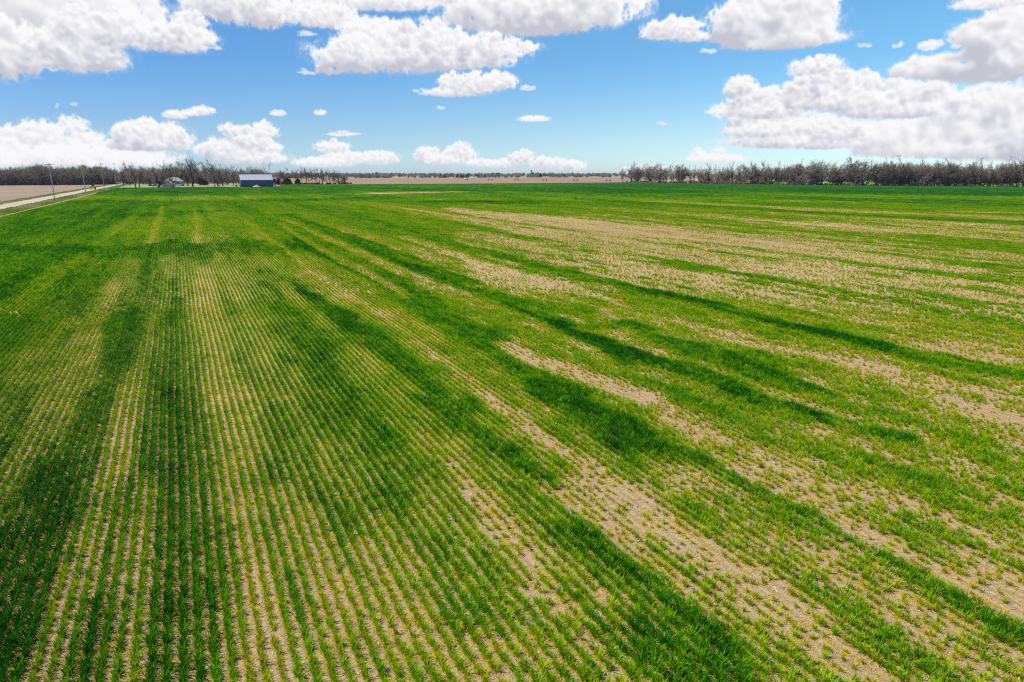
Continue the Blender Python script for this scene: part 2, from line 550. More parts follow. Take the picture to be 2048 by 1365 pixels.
world = bpy.data.worlds.new("World")
scene.world = world
world.use_nodes = True
wt = world.node_tree
wt.nodes.clear()


def wn(t, **k):
    n = wt.nodes.new(t)
    for a, b in k.items(): setattr(n, a, b)
    return n


def wm(op, a, b=None):
    n = wn("ShaderNodeMath", operation=op)
    for i, v in enumerate((a, b)):
        if v is None: continue
        if isinstance(v, (int, float)): n.inputs[i].default_value = v
        else: wt.links.new(v, n.inputs[i])
    return n.outputs[0]


sky = wn("ShaderNodeTexSky", sky_type="NISHITA")
sky.sun_disc = False
sky.sun_elevation = SUN_EL
sky.sun_rotation = SUN_AZ
sky.altitude = 400
sky.air_density = 1.0
sky.dust_density = 0.3
sky.ozone_density = 1.5
hs = wn("ShaderNodeHueSaturation")
hs.inputs["Saturation"].default_value = 1.25
hs.inputs["Value"].default_value = 1.0
wt.links.new(sky.outputs[0], hs.inputs["Color"])
bg = wn("ShaderNodeBackground"); bg.inputs[1].default_value = SKY_S
tc = wn("ShaderNodeTexCoord")
sp = wn("ShaderNodeSeparateXYZ"); wt.links.new(tc.outputs["Generated"], sp.inputs[0])
az = wm("ARCTAN2", sp.outputs[0], sp.outputs[1])
el = wm("ARCSINE", sp.outputs[2])
tr_ = wn("ShaderNodeValToRGB")
e_ = tr_.color_ramp.elements
e_[0].position = 0.0; e_[0].color = (.50, .76, 1.36, 1)
e_[1].position = 1.0; e_[1].color = (.54, .78, 1.0, 1)
for ps_, cc_ in ((.2, (.49, .67, 1.0, 1)), (.5, (.45, .69, .97, 1)), (.75, (.53, .77, 1.0, 1))):
    q_ = e_.new(ps_); q_.color = cc_
wt.links.new(wm("MULTIPLY", el, 3.4), tr_.inputs[0])
ml = wn("ShaderNodeMix", data_type="RGBA", blend_type="MULTIPLY"); ml.inputs[0].default_value = 1
wt.links.new(hs.outputs[0], ml.inputs[6]); wt.links.new(tr_.outputs[0], ml.inputs[7])
cz = wm("POWER", wm("MAXIMUM", wm("COSINE", wm("SUBTRACT", az, YAW + R(55))), 0.0), 1.5)
hzc = wn("ShaderNodeCombineXYZ")                 # the sky is paler towards the right
for i_, a_ in enumerate((1.25, .98, .50)):
    wt.links.new(wm("ADD", wm("MULTIPLY", cz, a_), 1.08), hzc.inputs[i_])
m2_ = wn("ShaderNodeMix", data_type="RGBA", blend_type="MULTIPLY"); m2_.inputs[0].default_value = 1
wt.links.new(ml.outputs[2], m2_.inputs[6]); wt.links.new(hzc.outputs[0], m2_.inputs[7])
wt.links.new(m2_.outputs[2], bg.inputs[0])
uu = wm("DIVIDE", wm("SUBTRACT", az, AZ0), AZ1 - AZ0)
vv = wm("DIVIDE", wm("SUBTRACT", el, EL0), EL1 - EL0)
cb = wn("ShaderNodeCombineXYZ"); wt.links.new(uu, cb.inputs[0]); wt.links.new(vv, cb.inputs[1])
ti = wn("ShaderNodeTexImage", image=sky_im, extension="CLIP", interpolation="Cubic"); wt.links.new(cb.outputs[0], ti.inputs[0])
ta = wn("ShaderNodeTexImage", image=sky_am, extension="CLIP", interpolation="Cubic"); wt.links.new(cb.outputs[0], ta.inputs[0])
bc = wn("ShaderNodeBackground"); bc.inputs[1].default_value = 1.0
wt.links.new(ti.outputs[0], bc.inputs[0])
mx = wn("ShaderNodeMixShader")
wt.links.new(ta.outputs[0], mx.inputs[0]); wt.links.new(bg.outputs[0], mx.inputs[1]); wt.links.new(bc.outputs[0], mx.inputs[2])
wo = wn("ShaderNodeOutputWorld"); wt.links.new(mx.outputs[0], wo.inputs[0])

sd = bpy.data.lights.new("sun", "SUN")
sd.energy = SUN_S
sd.angle = R(0.5)
sd.color = (1.0, 0.955, 0.88)
so = bpy.data.objects.new("sun", sd)
col.objects.link(so)
sv = Vector((math.sin(SUN_AZ) * math.cos(SUN_EL), math.cos(SUN_AZ) * math.cos(SUN_EL), math.sin(SUN_EL)))
so.rotation_euler = sv.to_track_quat("Z", "Y").to_euler()
so.location = (60, 60, 120)

# ------------------------------------------------------------------ setting: ground sheets
FX0 = -30.6                              # west edge of the wheat


def sheet(name, poly, z, mat, label=None):
    m = MB()
    m.add([(x, y, z) for x, y in poly], [tuple(range(len(poly)))])
    o = m.build(name, mat)
    o["kind"] = "structure"
    if label: o["label"] = label
    return o


def hedge_x(y):                          # the right-hand hedgerow, surveyed along its foot
    return float(np.interp(y, [120, 255, 333, 405, 549], [590, 475, 417, 396, 381]))


EDGE = [(FX0, 462), (58, 460), (64, 540), (196, 526), (366, 536), (379, 549)]
sheet("ground", [(-7000, -300), (9000, -300), (9000, 9000), (-7000, 9000)], -0.12, M["plain"], "dry pale spring plain running to the horizon")
hed = [(hedge_x(y), y) for y in (549, 470, 405, 333, 255, 180, 120)]
sheet("field_ground", [(FX0 - .6, -40), (620, -40)] + hed[::-1] + EDGE[::-1][1:] + [(FX0 - .6, 462)], 0.0, M["soil"], "pale tan soil of the wheat field")
sheet("tilled_field", [(64, 541.5), (196, 527.5), (366, 537.5), (384, 551), (1050, 1215), (250, 1215), (64, 1215)], -0.05, M["tilled"], "bare reddish brown tilled field beyond the wheat")
sheet("stubble_field", [(-420, 60), (-45.4, 60), (-45.4, 596), (-52, 604), (-420, 585)], -0.05, M["stubble"], "brown stubble field left of the gravel road")
sheet("farm_lawn", [(FX0 - .6, 463), (59, 461), (63.4, 541), (63.4, 640), (FX0 - 2, 640)], -0.03, M["lawn"], "patchy spring lawn around the farmstead")
sheet("pasture", [(hedge_x(y) + 9, y) for y in (60, 120, 180, 255, 333, 405, 500)] + [(470, 640), (1200, 640), (1200, 60)], -0.05, M["pasture"], "bright green pasture behind the right-hand hedgerow")
sheet("road_verge", [(-45.4, 60), (FX0 - .9, 60), (FX0 - .9, 462), (FX0 - 2, 900), (-45.4, 900)], -0.03, M["verge"], "grassy verges on both sides of the gravel road")
rv, rf = [], []
ys = np.arange(60, 900, 1.6)
rr = random.Random(12)
for i, y in enumerate(ys):
    w, v = .25 * math.sin(y * .07) + rr.gauss(0, .13), .2 * math.sin(y * .09 + 1) + rr.gauss(0, .13)
    rv += [(-42.6 + w, y, -.012), (-40.9, y, .035), (-39.4, y, 0.07), (-37.9, y, .035), (-36.2 + v, y, -.012)]
    if i:
        a = 5 * (i - 1)
        rf += [(a + k, a + k + 1, a + k + 6, a + k + 5) for k in range(4)]
o = MB().add(rv, rf).build("road", M["gravel"]); tag(o, "pale gravel farm road running away on the left", kind="structure")
sheet("farm_driveway", [along_pts for along_pts in [(-36, 466.5), (30, 470), (30, 474), (-36, 470)]], 0.0, M["gravel"], "pale gravel drive in front of the farmstead")

# ------------------------------------------------------------------ crop vigour map
# base level at surveyed points, then strips painted over it: all become ground positions
BASE = [(60, 1300, .84), (60, 950, .72), (60, 700, .66), (60, 560, .76), (60, 450, .80), (300, 1300, .76), (300, 1000, .72), (300, 700, .66), (300, 560, .62), (300, 450, .64),
        (600, 1300, .64), (600, 1000, .68), (600, 760, .72), (600, 600, .62), (560, 430, .64), (900, 1300, .62), (900, 1050, .58), (900, 850, .66), (850, 700, .62), (800, 560, .64), (800, 450, .62),
        (1150, 1300, .64), (1200, 1060, .56), (1200, 900, .64), (1150, 760, .54), (1100, 640, .60), (1050, 560, .46), (1050, 480, .42), (1000, 420, .54),
        (1450, 1250, .58), (1450, 1050, .62), (1450, 900, .57), (1450, 760, .70), (1400, 640, .46), (1350, 540, .40), (1300, 470, .36), (1300, 430, .46), (1300, 405, .60),
        (1750, 1250, .61), (1750, 1050, .56), (1750, 930, .60), (1750, 800, .54), (1750, 680, .42), (1750, 590, .40), (1700, 520, .40), (1700, 460, .40), (1700, 425, .46),
        (2000, 1280, .62), (2000, 1100, .52), (2000, 960, .58), (2000, 800, .34), (2000, 680, .38), (2000, 600, .44), (2000, 520, .44), (2000, 460, .43), (2000, 432, .48),
        (300, 400, .76), (700, 400, .74), (1000, 395, .74), (1300, 388, .84), (1650, 400, .78), (2000, 405, .80), (300, 384, .92), (700, 378, .84), (1000, 374, .80), (1300, 374, .96), (1700, 380, .96), (2000, 384, .95)]
# strips: value, strength, [(px, py, half width in px)]
STRIPS = [
    # lush bands
    (.92, .8, [(-40, 498, 8), (200, 503, 8), (300, 500, 12), (430, 496, 15), (570, 500, 12)]),
    (.92, .6, [(0, 425, 5), (150, 425, 6), (290, 433, 4), (400, 424, 3)]),
    (.95, .5, [(200, 404, 3), (450, 405, 3), (640, 400, 4), (800, 395, 3)]),
    (.86, .65, [(110, 890, 34), (190, 780, 26), (262, 660, 18), (288, 560, 11), (292, 512, 8)]),
    (.84, .65, [(-60, 1280, 80), (40, 1080, 60), (120, 930, 45)]),
    (.82, .65, [(345, 1390, 36), (350, 1000, 26), (347, 700, 18), (350, 560, 10)]),
    (.84, .65, [(520, 545, 12), (590, 660, 26), (690, 800, 40), (760, 900, 45)]),
    (1.0, .88, [(560, 560, 8), (680, 634, 18), (756, 688, 24), (832, 745, 30), (880, 795, 36), (940, 850, 42), (1004, 905, 44), (1072, 962, 34)]),
    (.92, .8, [(1036, 977, 26), (1126, 1051, 34), (1250, 1151, 36), (1330, 1215, 40), (1400, 1285, 50), (1478, 1350, 60)]),
    (1.0, .7, [(1300, 1290, 50), (1390, 1345, 60), (1450, 1400, 60)]),
    (.80, .7, [(751, 951, 26), (840, 1058, 30), (930, 1147, 34), (1036, 1236, 40), (1126, 1365, 50)]),
    (.94, .75, [(600, 480, 6), (680, 524, 9), (813, 592, 15), (870, 630, 18), (970, 682, 24), (1061, 745, 30), (1137, 785, 34)]),
    (1.02, .88, [(1090, 776, 20), (1190, 838, 30), (1260, 872, 32), (1330, 905, 24), (1400, 930, 15)]),
    (.80, .8, [(1400, 932, 15), (1478, 960, 18), (1567, 996, 16), (1657, 1051, 18), (1746, 1108, 20), (1835, 1160, 24), (1890, 1200, 30), (1995, 1247, 24), (2090, 1300, 24)]),
    (.93, .85, [(575, 430, 4), (680, 470, 8), (794, 524, 13), (909, 566, 15), (966, 592, 16), (1061, 623, 18), (1137, 655, 20)]),
    (1.06, .92, [(1100, 655, 10), (1213, 694, 14), (1290, 720, 15), (1404, 760, 15), (1520, 806, 15), (1600, 828, 14), (1699, 858, 13), (1800, 882, 12)]),
    (.96, .8, [(1250, 650, 9), (1318, 680, 12), (1432, 716, 16), (1547, 764, 16), (1640, 792, 12)]),
    (.74, .75, [(1690, 855, 14), (1817, 905, 18), (1924, 950, 20), (2090, 1010, 20)]),
    (.66, .7, [(1650, 800, 14), (1850, 858, 20), (2000, 912, 20), (2090, 945, 20)]),
    (.84, .8, [(700, 428, 2.5), (768, 448, 4), (870, 480, 5), (985, 510, 5), (1137, 548, 6), (1251, 574, 9), (1318, 588, 10)]),
    (1.06, .95, [(1300, 584, 7), (1432, 616, 8), (1547, 645, 9), (1661, 674, 9), (1775, 701, 8), (1850, 718, 7)]),
    (.80, .8, [(1850, 718, 10), (1950, 738, 10), (2090, 765, 10)]),
    (.66, .6, [(840, 432, 4), (977, 462, 5), (1175, 501, 7), (1410, 537, 8)]),
    (.60, .55, [(1318, 512, 8), (1547, 554, 10), (1737, 589, 12), (2090, 655, 14)]),
    (.66, .5, [(1480, 620, 10), (1640, 650, 12), (1760, 668, 12)]),
    (.52, .4, [(1400, 440, 4), (1700, 478, 5), (2090, 520, 8)]),
    (.50, .4, [(1560, 488, 5), (1800, 515, 7), (2090, 556, 9)]),
    (.85, .8, [(1180, 400, 2.5), (1318, 410, 2.5), (1500, 419, 2.5), (1661, 428, 2.5), (2090, 449, 3)]),
    (.85, .6, [(1560, 410, 2), (1800, 420, 2), (2090, 434, 2.5)]),
    (1.0, .6, [(900, 404, 3), (1010, 406, 3)]),
    (.98, .6, [(960, 381, 4), (1100, 379, 5), (1230, 384, 5), (1400, 392, 3)]),
    (.98, .5, [(1400, 385, 4), (1700, 386, 3), (2090, 390, 3)]),
    # thin stands and bare strips
    (.50, .85, [(-30, 660, 16), (60, 590, 13), (164, 508, 7)]),
    (.50, .85, [(183, 492, 6), (230, 462, 6), (270, 434, 4)]),
    (.40, .85, [(300, 488, 13), (318, 440, 8), (326, 414, 4)]),
    (.44, .85, [(395, 488, 13), (394, 450, 7), (390, 420, 3)]),
    (.42, .8, [(-30, 1050, 44), (110, 802, 34), (184, 655, 20), (232, 560, 11)]),
    (.40, .75, [(-60, 900, 26), (60, 740, 20), (140, 640, 12)]),
    (.42, .8, [(221, 949, 22), (280, 728, 14), (317, 603, 8)]),
    (.44, .8, [(60, 1390, 44), (150, 1150, 26), (221, 949, 18)]),
    (.44, .7, [(225, 1390, 30), (262, 1150, 22), (290, 960, 14)]),
    (.40, .8, [(480, 1020, 46), (445, 790, 34), (415, 600, 20), (405, 535, 10)]),
    (.40, .75, [(550, 1390, 60), (515, 1180, 50), (480, 1020, 44)]),
    (.46, .7, [(470, 640, 14), (520, 720, 18), (560, 800, 18)]),
    (.40, .7, [(560, 980, 18), (610, 1080, 24), (650, 1180, 28)]),
    (.36, .75, [(700, 1385, 42), (650, 1190, 30), (600, 1030, 20)]),
    (.52, .7, [(440, 545, 7), (560, 565, 12), (610, 620, 12)]),
    (.38, .7, [(830, 1385, 36), (780, 1250, 26), (720, 1100, 16)]),
    (.46, .7, [(490, 440, 3), (560, 492, 5), (625, 542, 7), (680, 585, 8), (756, 621, 8)]),
    (.42, .75, [(756, 621, 10), (870, 714, 11), (940, 765, 15), (1000, 815, 18), (1053, 853, 18)]),
    (.32, .85, [(1053, 853, 13), (1108, 895, 17), (1158, 935, 20), (1250, 1005, 24), (1410, 1122, 27)]),
    (.38, .72, [(1410, 1122, 24), (1532, 1236, 32), (1639, 1308, 34), (1745, 1375, 34)]),
    (.34, .6, [(930, 987, 20), (1036, 1120, 26), (1143, 1226, 26)]),
    (.30, .75, [(555, 446, 3), (640, 498, 5), (730, 547, 7), (820, 600, 8)]),
    (.34, .8, [(570, 440, 2.5), (640, 472, 4), (730, 510, 6), (800, 543, 7), (893, 580, 8), (970, 612, 9), (1099, 668, 10), (1175, 700, 10)]),
    (.28, .8, [(1000, 690, 10), (1090, 735, 14), (1200, 772, 14), (1260, 800, 12)]),
    (.26, .75, [(1213, 770, 16), (1330, 820, 18), (1420, 880, 18)]),
    (.33, .75, [(1400, 898, 12), (1514, 967, 15), (1639, 1020, 18), (1764, 1090, 20), (1871, 1130, 22), (2090, 1240, 28)]),
    (.32, .65, [(1540, 915, 13), (1660, 955, 16), (1790, 1010, 16), (1920, 1050, 20), (2090, 1110, 24)]),
    (.30, .75, [(800, 474, 4), (880, 497, 5), (1004, 541, 8), (1175, 587, 9), (1290, 632, 8)]),
    (.26, .7, [(1400, 655, 9), (1520, 690, 10), (1661, 716, 12), (1775, 745, 18), (1900, 780, 26), (2090, 835, 30)]),
    (.28, .65, [(1700, 640, 8), (1830, 690, 10), (1960, 700, 16), (2090, 720, 20)]),
    (.32, .6, [(700, 405, 2), (860, 425, 4), (1000, 450, 6), (1130, 490, 7), (1300, 520, 7)]),
    (.12, .88, [(900, 417, 2), (947, 424, 4), (1060, 436, 6), (1175, 448, 8), (1318, 466, 10), (1430, 478, 9), (1560, 492, 7)]),
    (.20, .7, [(1500, 486, 6), (1620, 500, 7), (1750, 520, 7), (1900, 540, 6)]),
    (.24, .5, [(1600, 448, 5), (1750, 455, 6), (1900, 462, 6), (2090, 470, 6)]),
    (.25, .8, [(1318, 404, 1.6), (1661, 420, 2), (2090, 440, 3)]),
    (.22, .7, [(1900, 424, 1.2), (2090, 428, 1.5)]),
    (.35, .6, [(1560, 402, 1.2), (1700, 405, 1.2)]),
    (.55, .7, [(150, 396, 3), (350, 397, 4), (600, 394, 3)]),
    (.55, .6, [(620, 408, 4), (720, 408, 5), (850, 414, 4)]),
    (.56, .5, [(850, 400, 2), (980, 398, 3), (1100, 397, 2)]),
    (.52, .5, [(1360, 389, 2.5), (1500, 390, 3), (1750, 393, 3), (2090, 398, 3)]),
    (.12, .95, [(736, 388.4, 1.2), (820, 386.3, 1.4), (912, 384.4, 1.0)]),
    (.12, .5, [(760, 386.2, 1.2), (840, 384.6, 1.2)]),
]


def vnoise2(x, y, seed):
    """hash-lattice value noise for scattered points"""
    xi, yi = np.floor(x).astype(np.int64), np.floor(y).astype(np.int64)
    fx, fy = x - xi, y - yi
    fx = fx * fx * (3 - 2 * fx); fy = fy * fy * (3 - 2 * fy)

    def h(a, b):
        n = (a * 374761393 + b * 668265263 + seed * 974634541) & 0x7fffffff
        n = ((n ^ (n >> 13)) * 1274126177) & 0x7fffffff
        n = n ^ (n >> 16)
        return (n & 0xffff) / 65535.0
    return (h(xi, yi) * (1 - fx) + h(xi + 1, yi) * fx) * (1 - fy) + (h(xi, yi + 1) * (1 - fx) + h(xi + 1, yi + 1) * fx) * fy


def polar(x, y):
    r = np.hypot(x, y)
    return np.arctan2(x, y) * 2.2, np.log(np.maximum(r, 3.0))


def vigour(x, y):
    bp = np.array([at(p, q) for p, q, v in BASE]); bv = np.array([v for p, q, v in BASE])
    u, w = polar(x, y); ub, wb = polar(bp[:, 0], bp[:, 1])
    num = np.zeros_like(x); den = np.zeros_like(x)
    for i in range(len(bv)):
        k = 1.0 / (((u - ub[i]) ** 2 + (w - wb[i]) ** 2) + 0.004) ** 1.6
        num += k * bv[i]; den += k
    V = num / den
    # ragged edges: the strips wander a little
    dist = np.hypot(x, y)
    wob = (vnoise2(x / 1.6, y / 16.0, 3) - .5) * 1.1 + (vnoise2(x / .49, y / 3.0, 4) - .5) * .9 + (vnoise2(x / .3, y / .8, 5) - .5) * .5
    # the drill's own long streaks
    streak = (vnoise2(x / .74, y / 45, 71) - .5) * .16 + (vnoise2(x / 2.4, y / 90, 72) - .5) * .20 + (vnoise2(x / 7.0, y / 160, 73) - .5) * .16
    for val, strg, pts in STRIPS:
        P = np.array([at(a, b) for a, b, h in pts])
        Wd = []
        for i, (a, b, h) in enumerate(pts):
            j = min(i + 1, len(pts) - 1); j0 = max(i - 1, 0)
            t = P[j] - P[j0]; t /= np.linalg.norm(t)
            dp = np.array(pts[j][:2], float) - np.array(pts[j0][:2], float); dp /= np.linalg.norm(dp)
            q = np.array(at(a + dp[1] * h, b - dp[0] * h)) - np.array(at(a - dp[1] * h, b + dp[0] * h))
            Wd.append(max(0.12, 0.5 * abs(q[0] * t[1] - q[1] * t[0])))
        m = max(Wd) * 3 + 2
        sel = np.where((x > P[:, 0].min() - m) & (x < P[:, 0].max() + m) & (y > P[:, 1].min() - m) & (y < P[:, 1].max() + m))[0]
        if not len(sel): continue
        xs, ys_ = x[sel], y[sel]
        best = np.full(len(sel), 9e9)
        for i in range(len(P) - 1):
            d = P[i + 1] - P[i]; L2 = d @ d
            t = np.clip(((xs - P[i, 0]) * d[0] + (ys_ - P[i, 1]) * d[1]) / L2, 0, 1)
            dd = np.hypot(xs - P[i, 0] - t * d[0], ys_ - P[i, 1] - t * d[1]) / (Wd[i] * (1 - t) + Wd[i + 1] * t)
            best = np.minimum(best, dd)
        best = best + wob[sel] * 1.0
        k = np.clip((1.6 - best) / 1.2, 0, 1)
        k = k * k * (3 - 2 * k) * strg
        V[sel] = V[sel] * (1 - k) + val * k
    near_l = np.clip((16 - np.degrees(np.arctan2(x, y))) / 30, 0, 1) * np.clip((75 - dist) / 50, 0, 1)
    return V + streak * np.clip((1.12 - V) * 1.6, .15, 1) * (1 - .6 * near_l)


def wheat_points():
    RS = 0.245
    P, I, S, C, RZ = [], [], [], [], []

    def wedge(x, y, r0, r1, jit=0.0):
        r = np.hypot(x, y) + (rng.random(len(x)) - .5) * jit
        a = np.degrees(np.arctan2(x, y)) - math.degrees(YAW)
        ok = (r >= r0) & (r < r1) & (np.abs(a) < 44)
        hx = np.interp(y, [-50, 120, 255, 333, 405, 549], [640, 590, 475, 417, 396, 381]) - 6
        ey = np.interp(x, [FX0, 58, 58.5, 64, 196, 366, 379], [461, 459, 500, 539, 525, 535, 547])
        return ok & (x > FX0 + .6) & (x < hx) & (y < ey) & (y > -3)

    def shade(V, n, x, y):
        r1, r2 = rng.random(n), rng.random(n)
        dist = np.hypot(x, y)
        tidy = np.clip((16 - np.degrees(np.arctan2(x, y))) / 30, 0, 1) * np.clip((75 - dist) / 50, 0, 1)   # stronger plants near the road side
        q = np.clip(V + .22 * tidy * np.clip(V * 3 - .6, 0, 1) + (r1 - .5) * .36, 0, 1.1)
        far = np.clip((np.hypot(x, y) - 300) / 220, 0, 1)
        st = np.array([0, .2, .4, .58, .75, .92, 1.1])
        cs = np.array([(.52, .42, .018), (.46, .45, .010), (.35, .45, .005), (.235, .41, .003), (.122, .33, .002), (.040, .205, .002), (.012, .112, .004)])
        c = np.stack([np.interp(q, st, cs[:, k]) for k in range(3)], 1)
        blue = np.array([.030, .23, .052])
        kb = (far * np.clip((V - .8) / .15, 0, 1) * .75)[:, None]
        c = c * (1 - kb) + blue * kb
        c *= ((0.8 + .4 * r2) * (1 - .20 * tidy))[:, None]
        return np.concatenate([c, np.ones((n, 1))], 1)

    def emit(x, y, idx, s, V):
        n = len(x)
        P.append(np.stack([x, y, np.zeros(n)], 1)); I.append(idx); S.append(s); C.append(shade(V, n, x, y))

    # near: single tufts in drilled rows
    def lattice(x0, x1, y0, y1, dx, dy):
        xs = np.arange(math.floor(x0 / dx), math.ceil(x1 / dx)) * dx
        ysn = np.arange(y0, y1, dy)
        X, Y = np.meshgrid(xs, ysn, indexing="ij")
        return X.ravel(), Y.ravel()

    def rowdrift(y):
        return 0.03 * np.sin(y * .11) + 0.02 * np.sin(y * .37 + 1)

    x, y = lattice(-30, 46, -2, 50, RS, 0.082)
    k = wedge(x, y, 6, 46, 6); x, y = x[k], y[k]
    V = vigour(x, y)
    n = len(x)
    side = np.clip((np.degrees(np.arctan2(x, y)) - 4) / 26, 0, 1)      # the drill ran cleaner on the road side
    pat = (vnoise2(x / .55, y / 1.3, 11) - .5) * (.14 + .22 * side) + (vnoise2(x / 1.2, y / 9, 12) - .5) * .16 + (vnoise2(x / RS + .5, y / 2.6, 13) - .5) * .20
    Vp = V + pat
    keep = rng.random(n) < np.clip((Vp - .05 - .03 * side) * (2.8 - 1.0 * side), 0.04, 1)
    jx = rng.normal(0, 1, n) * (.014 + .010 * side); jy = rng.normal(0, .024, n)
    s = np.clip(.42 + .05 * side + .86 * Vp, .42, 1.35) * rng.uniform(.8 - .12 * side, 1.2 + .1 * side, n)
    dk = rng.random(n) < np.clip(.55 - np.abs(Vp - .45) * .8, .10, .5) * (1.0 - .25 * side)
    emit(x[dk] + rng.normal(0, .03, dk.sum()), y[dk], 32 + rng.integers(0, 3, dk.sum()), rng.uniform(.7, 1.2, dk.sum()), Vp[dk] * .3)
    x = x + jx + rowdrift(y); y = y + jy
    k = keep
    emit(x[k], y[k], rng.integers(0, 6, k.sum()), s[k], Vp[k])
    # middle: row pieces
    x, y = lattice(-31, 215, 2, 212, RS, 0.40)
    k = wedge(x, y, 43, 205, 14); k &= np.hypot(x, y) > 40; x, y = x[k], y[k]
    V = vigour(x, y); n = len(x)
    side = np.clip((np.degrees(np.arctan2(x, y)) - 4) / 26, 0, 1)
    pat = (vnoise2(x / .8, y / 2.4, 21) - .5) * (.12 + .20 * side) + (vnoise2(x / 1.5, y / 14, 22) - .5) * .16 + (vnoise2(x / RS + .5, y / 4, 23) - .5) * .18
    Vp = V + pat
    keep = rng.random(n) < np.clip((Vp - .03 - .03 * side) * (2.8 - 1.0 * side), 0.04, 1)
    thin = (Vp + (rng.random(n) - .5) * .3 < .60) & (rng.random(n) < side * 1.2)
    s = np.clip(.44 + .84 * Vp, .42, 1.3) * rng.uniform(.85, 1.15, n)
    dk = rng.random(n) < np.clip(.62 - np.abs(Vp - .36) * .9, .05, .58)
    emit(x[dk] + rng.normal(0, .03, dk.sum()), y[dk], 35 + rng.integers(0, 3, dk.sum()), rng.uniform(.8, 1.2, dk.sum()), Vp[dk] * .5)
    x = x + rng.normal(0, 1, n) * (.012 + .10 * np.clip((np.hypot(x, y) - 85) / 60, 0, 1)) + rowdrift(y); y = y + rng.normal(0, .08, n)
    k = keep
    emit(x[k], y[k], np.where(thin, 27, 6)[k] + rng.integers(0, 5, k.sum()), s[k], Vp[k])
    # farther: patches four rows wide
    for (r0, r1, dx, dy, i0, sd) in ((196, 345, .98, 1.0, 11, 31), (338, 720, 1.96, 2.0, 15, 41)):
        x, y = lattice(-31, 640, 20, 560, dx, dy)
        k = wedge(x, y, r0, r1, 6); x, y = x[k], y[k]
        V = vigour(x, y); n = len(x)
        side = np.clip((np.degrees(np.arctan2(x, y)) - 4) / 26, 0, 1)
        pat = (vnoise2(x / 1.6, y / 2.2, sd) - .5) * (.10 + .20 * side) + (vnoise2(x / 3.2, y / 16, sd + 1) - .5) * .16 + (vnoise2(x / 9, y / 60, sd + 2) - .5) * .16
        Vp = V + pat
        keep = rng.random(n) < np.clip((Vp - .02) * 4.0, 0.03, 1)
        thin = Vp + (rng.random(n) - .5) * .24 < .50
        s = np.clip(.55 + .55 * Vp, .5, 1.2) * rng.uniform(.9, 1.1, n)
        x = x + rng.normal(0, .05, n); y = y + rng.normal(0, .2, n)
        k = keep
        emit(x[k], y[k], (i0 + 8 * thin + rng.integers(0, 4, n))[k], s[k], Vp[k])
    P = np.concatenate(P); I = np.concatenate(I); S = np.concatenate(S); C = np.concatenate(C)
    RZ = np.where(I < 6, rng.uniform(0, 2 * math.pi, len(I)), np.where(rng.random(len(I)) < .5, 0, math.pi))
    return P, I, S, C, RZ


def blade(m, x, y, az_, L, w, lean, curl, mat, nseg=2):
    """a bent tapering leaf: lean from vertical at its foot, more towards its tip"""
    ca, sa = math.cos(az_), math.sin(az_)
    pts = []
    px_, pz, ang = 0.0, 0.0, lean
    for i in range(nseg + 1):
        pts.append((px_, pz))
        px_ += math.sin(ang) * L / (nseg + 1); pz += math.cos(ang) * L / (nseg + 1)
        ang += curl
    tip = (px_, pz)
    vs = []
    for i, (q, z) in enumerate(pts):
        hw = w * .5 * (0.65 + .35 * math.sin(math.pi * (i + .6) / (nseg + 1.4)))
        vs += [(x + ca * q - sa * hw, y + sa * q + ca * hw, z), (x + ca * q + sa * hw, y + sa * q - ca * hw, z)]
    vs.append((x + ca * tip[0], y + sa * tip[0], max(tip[1], .004)))
    fs = [(2 * i, 2 * i + 1, 2 * i + 3, 2 * i + 2) for i in range(nseg)] + [(2 * nseg, 2 * nseg + 1, 2 * nseg + 2)]
    m.add(vs, fs, mat)


def proto_collection(name, objs):
    c = bpy.data.collections.new(name)
    for o in objs:
        if o.name in col.objects: col.objects.unlink(o)
        c.objects.link(o)
    return c


def quick_mesh(name, m, mats):
    me = bpy.data.meshes.new(name)
    me.from_pydata(m.v, [], m.f)
    for q in mats: me.materials.append(q)
    me.polygons.foreach_set("material_index", m.m)
    me.update()
    return bpy.data.objects.new(name, me)


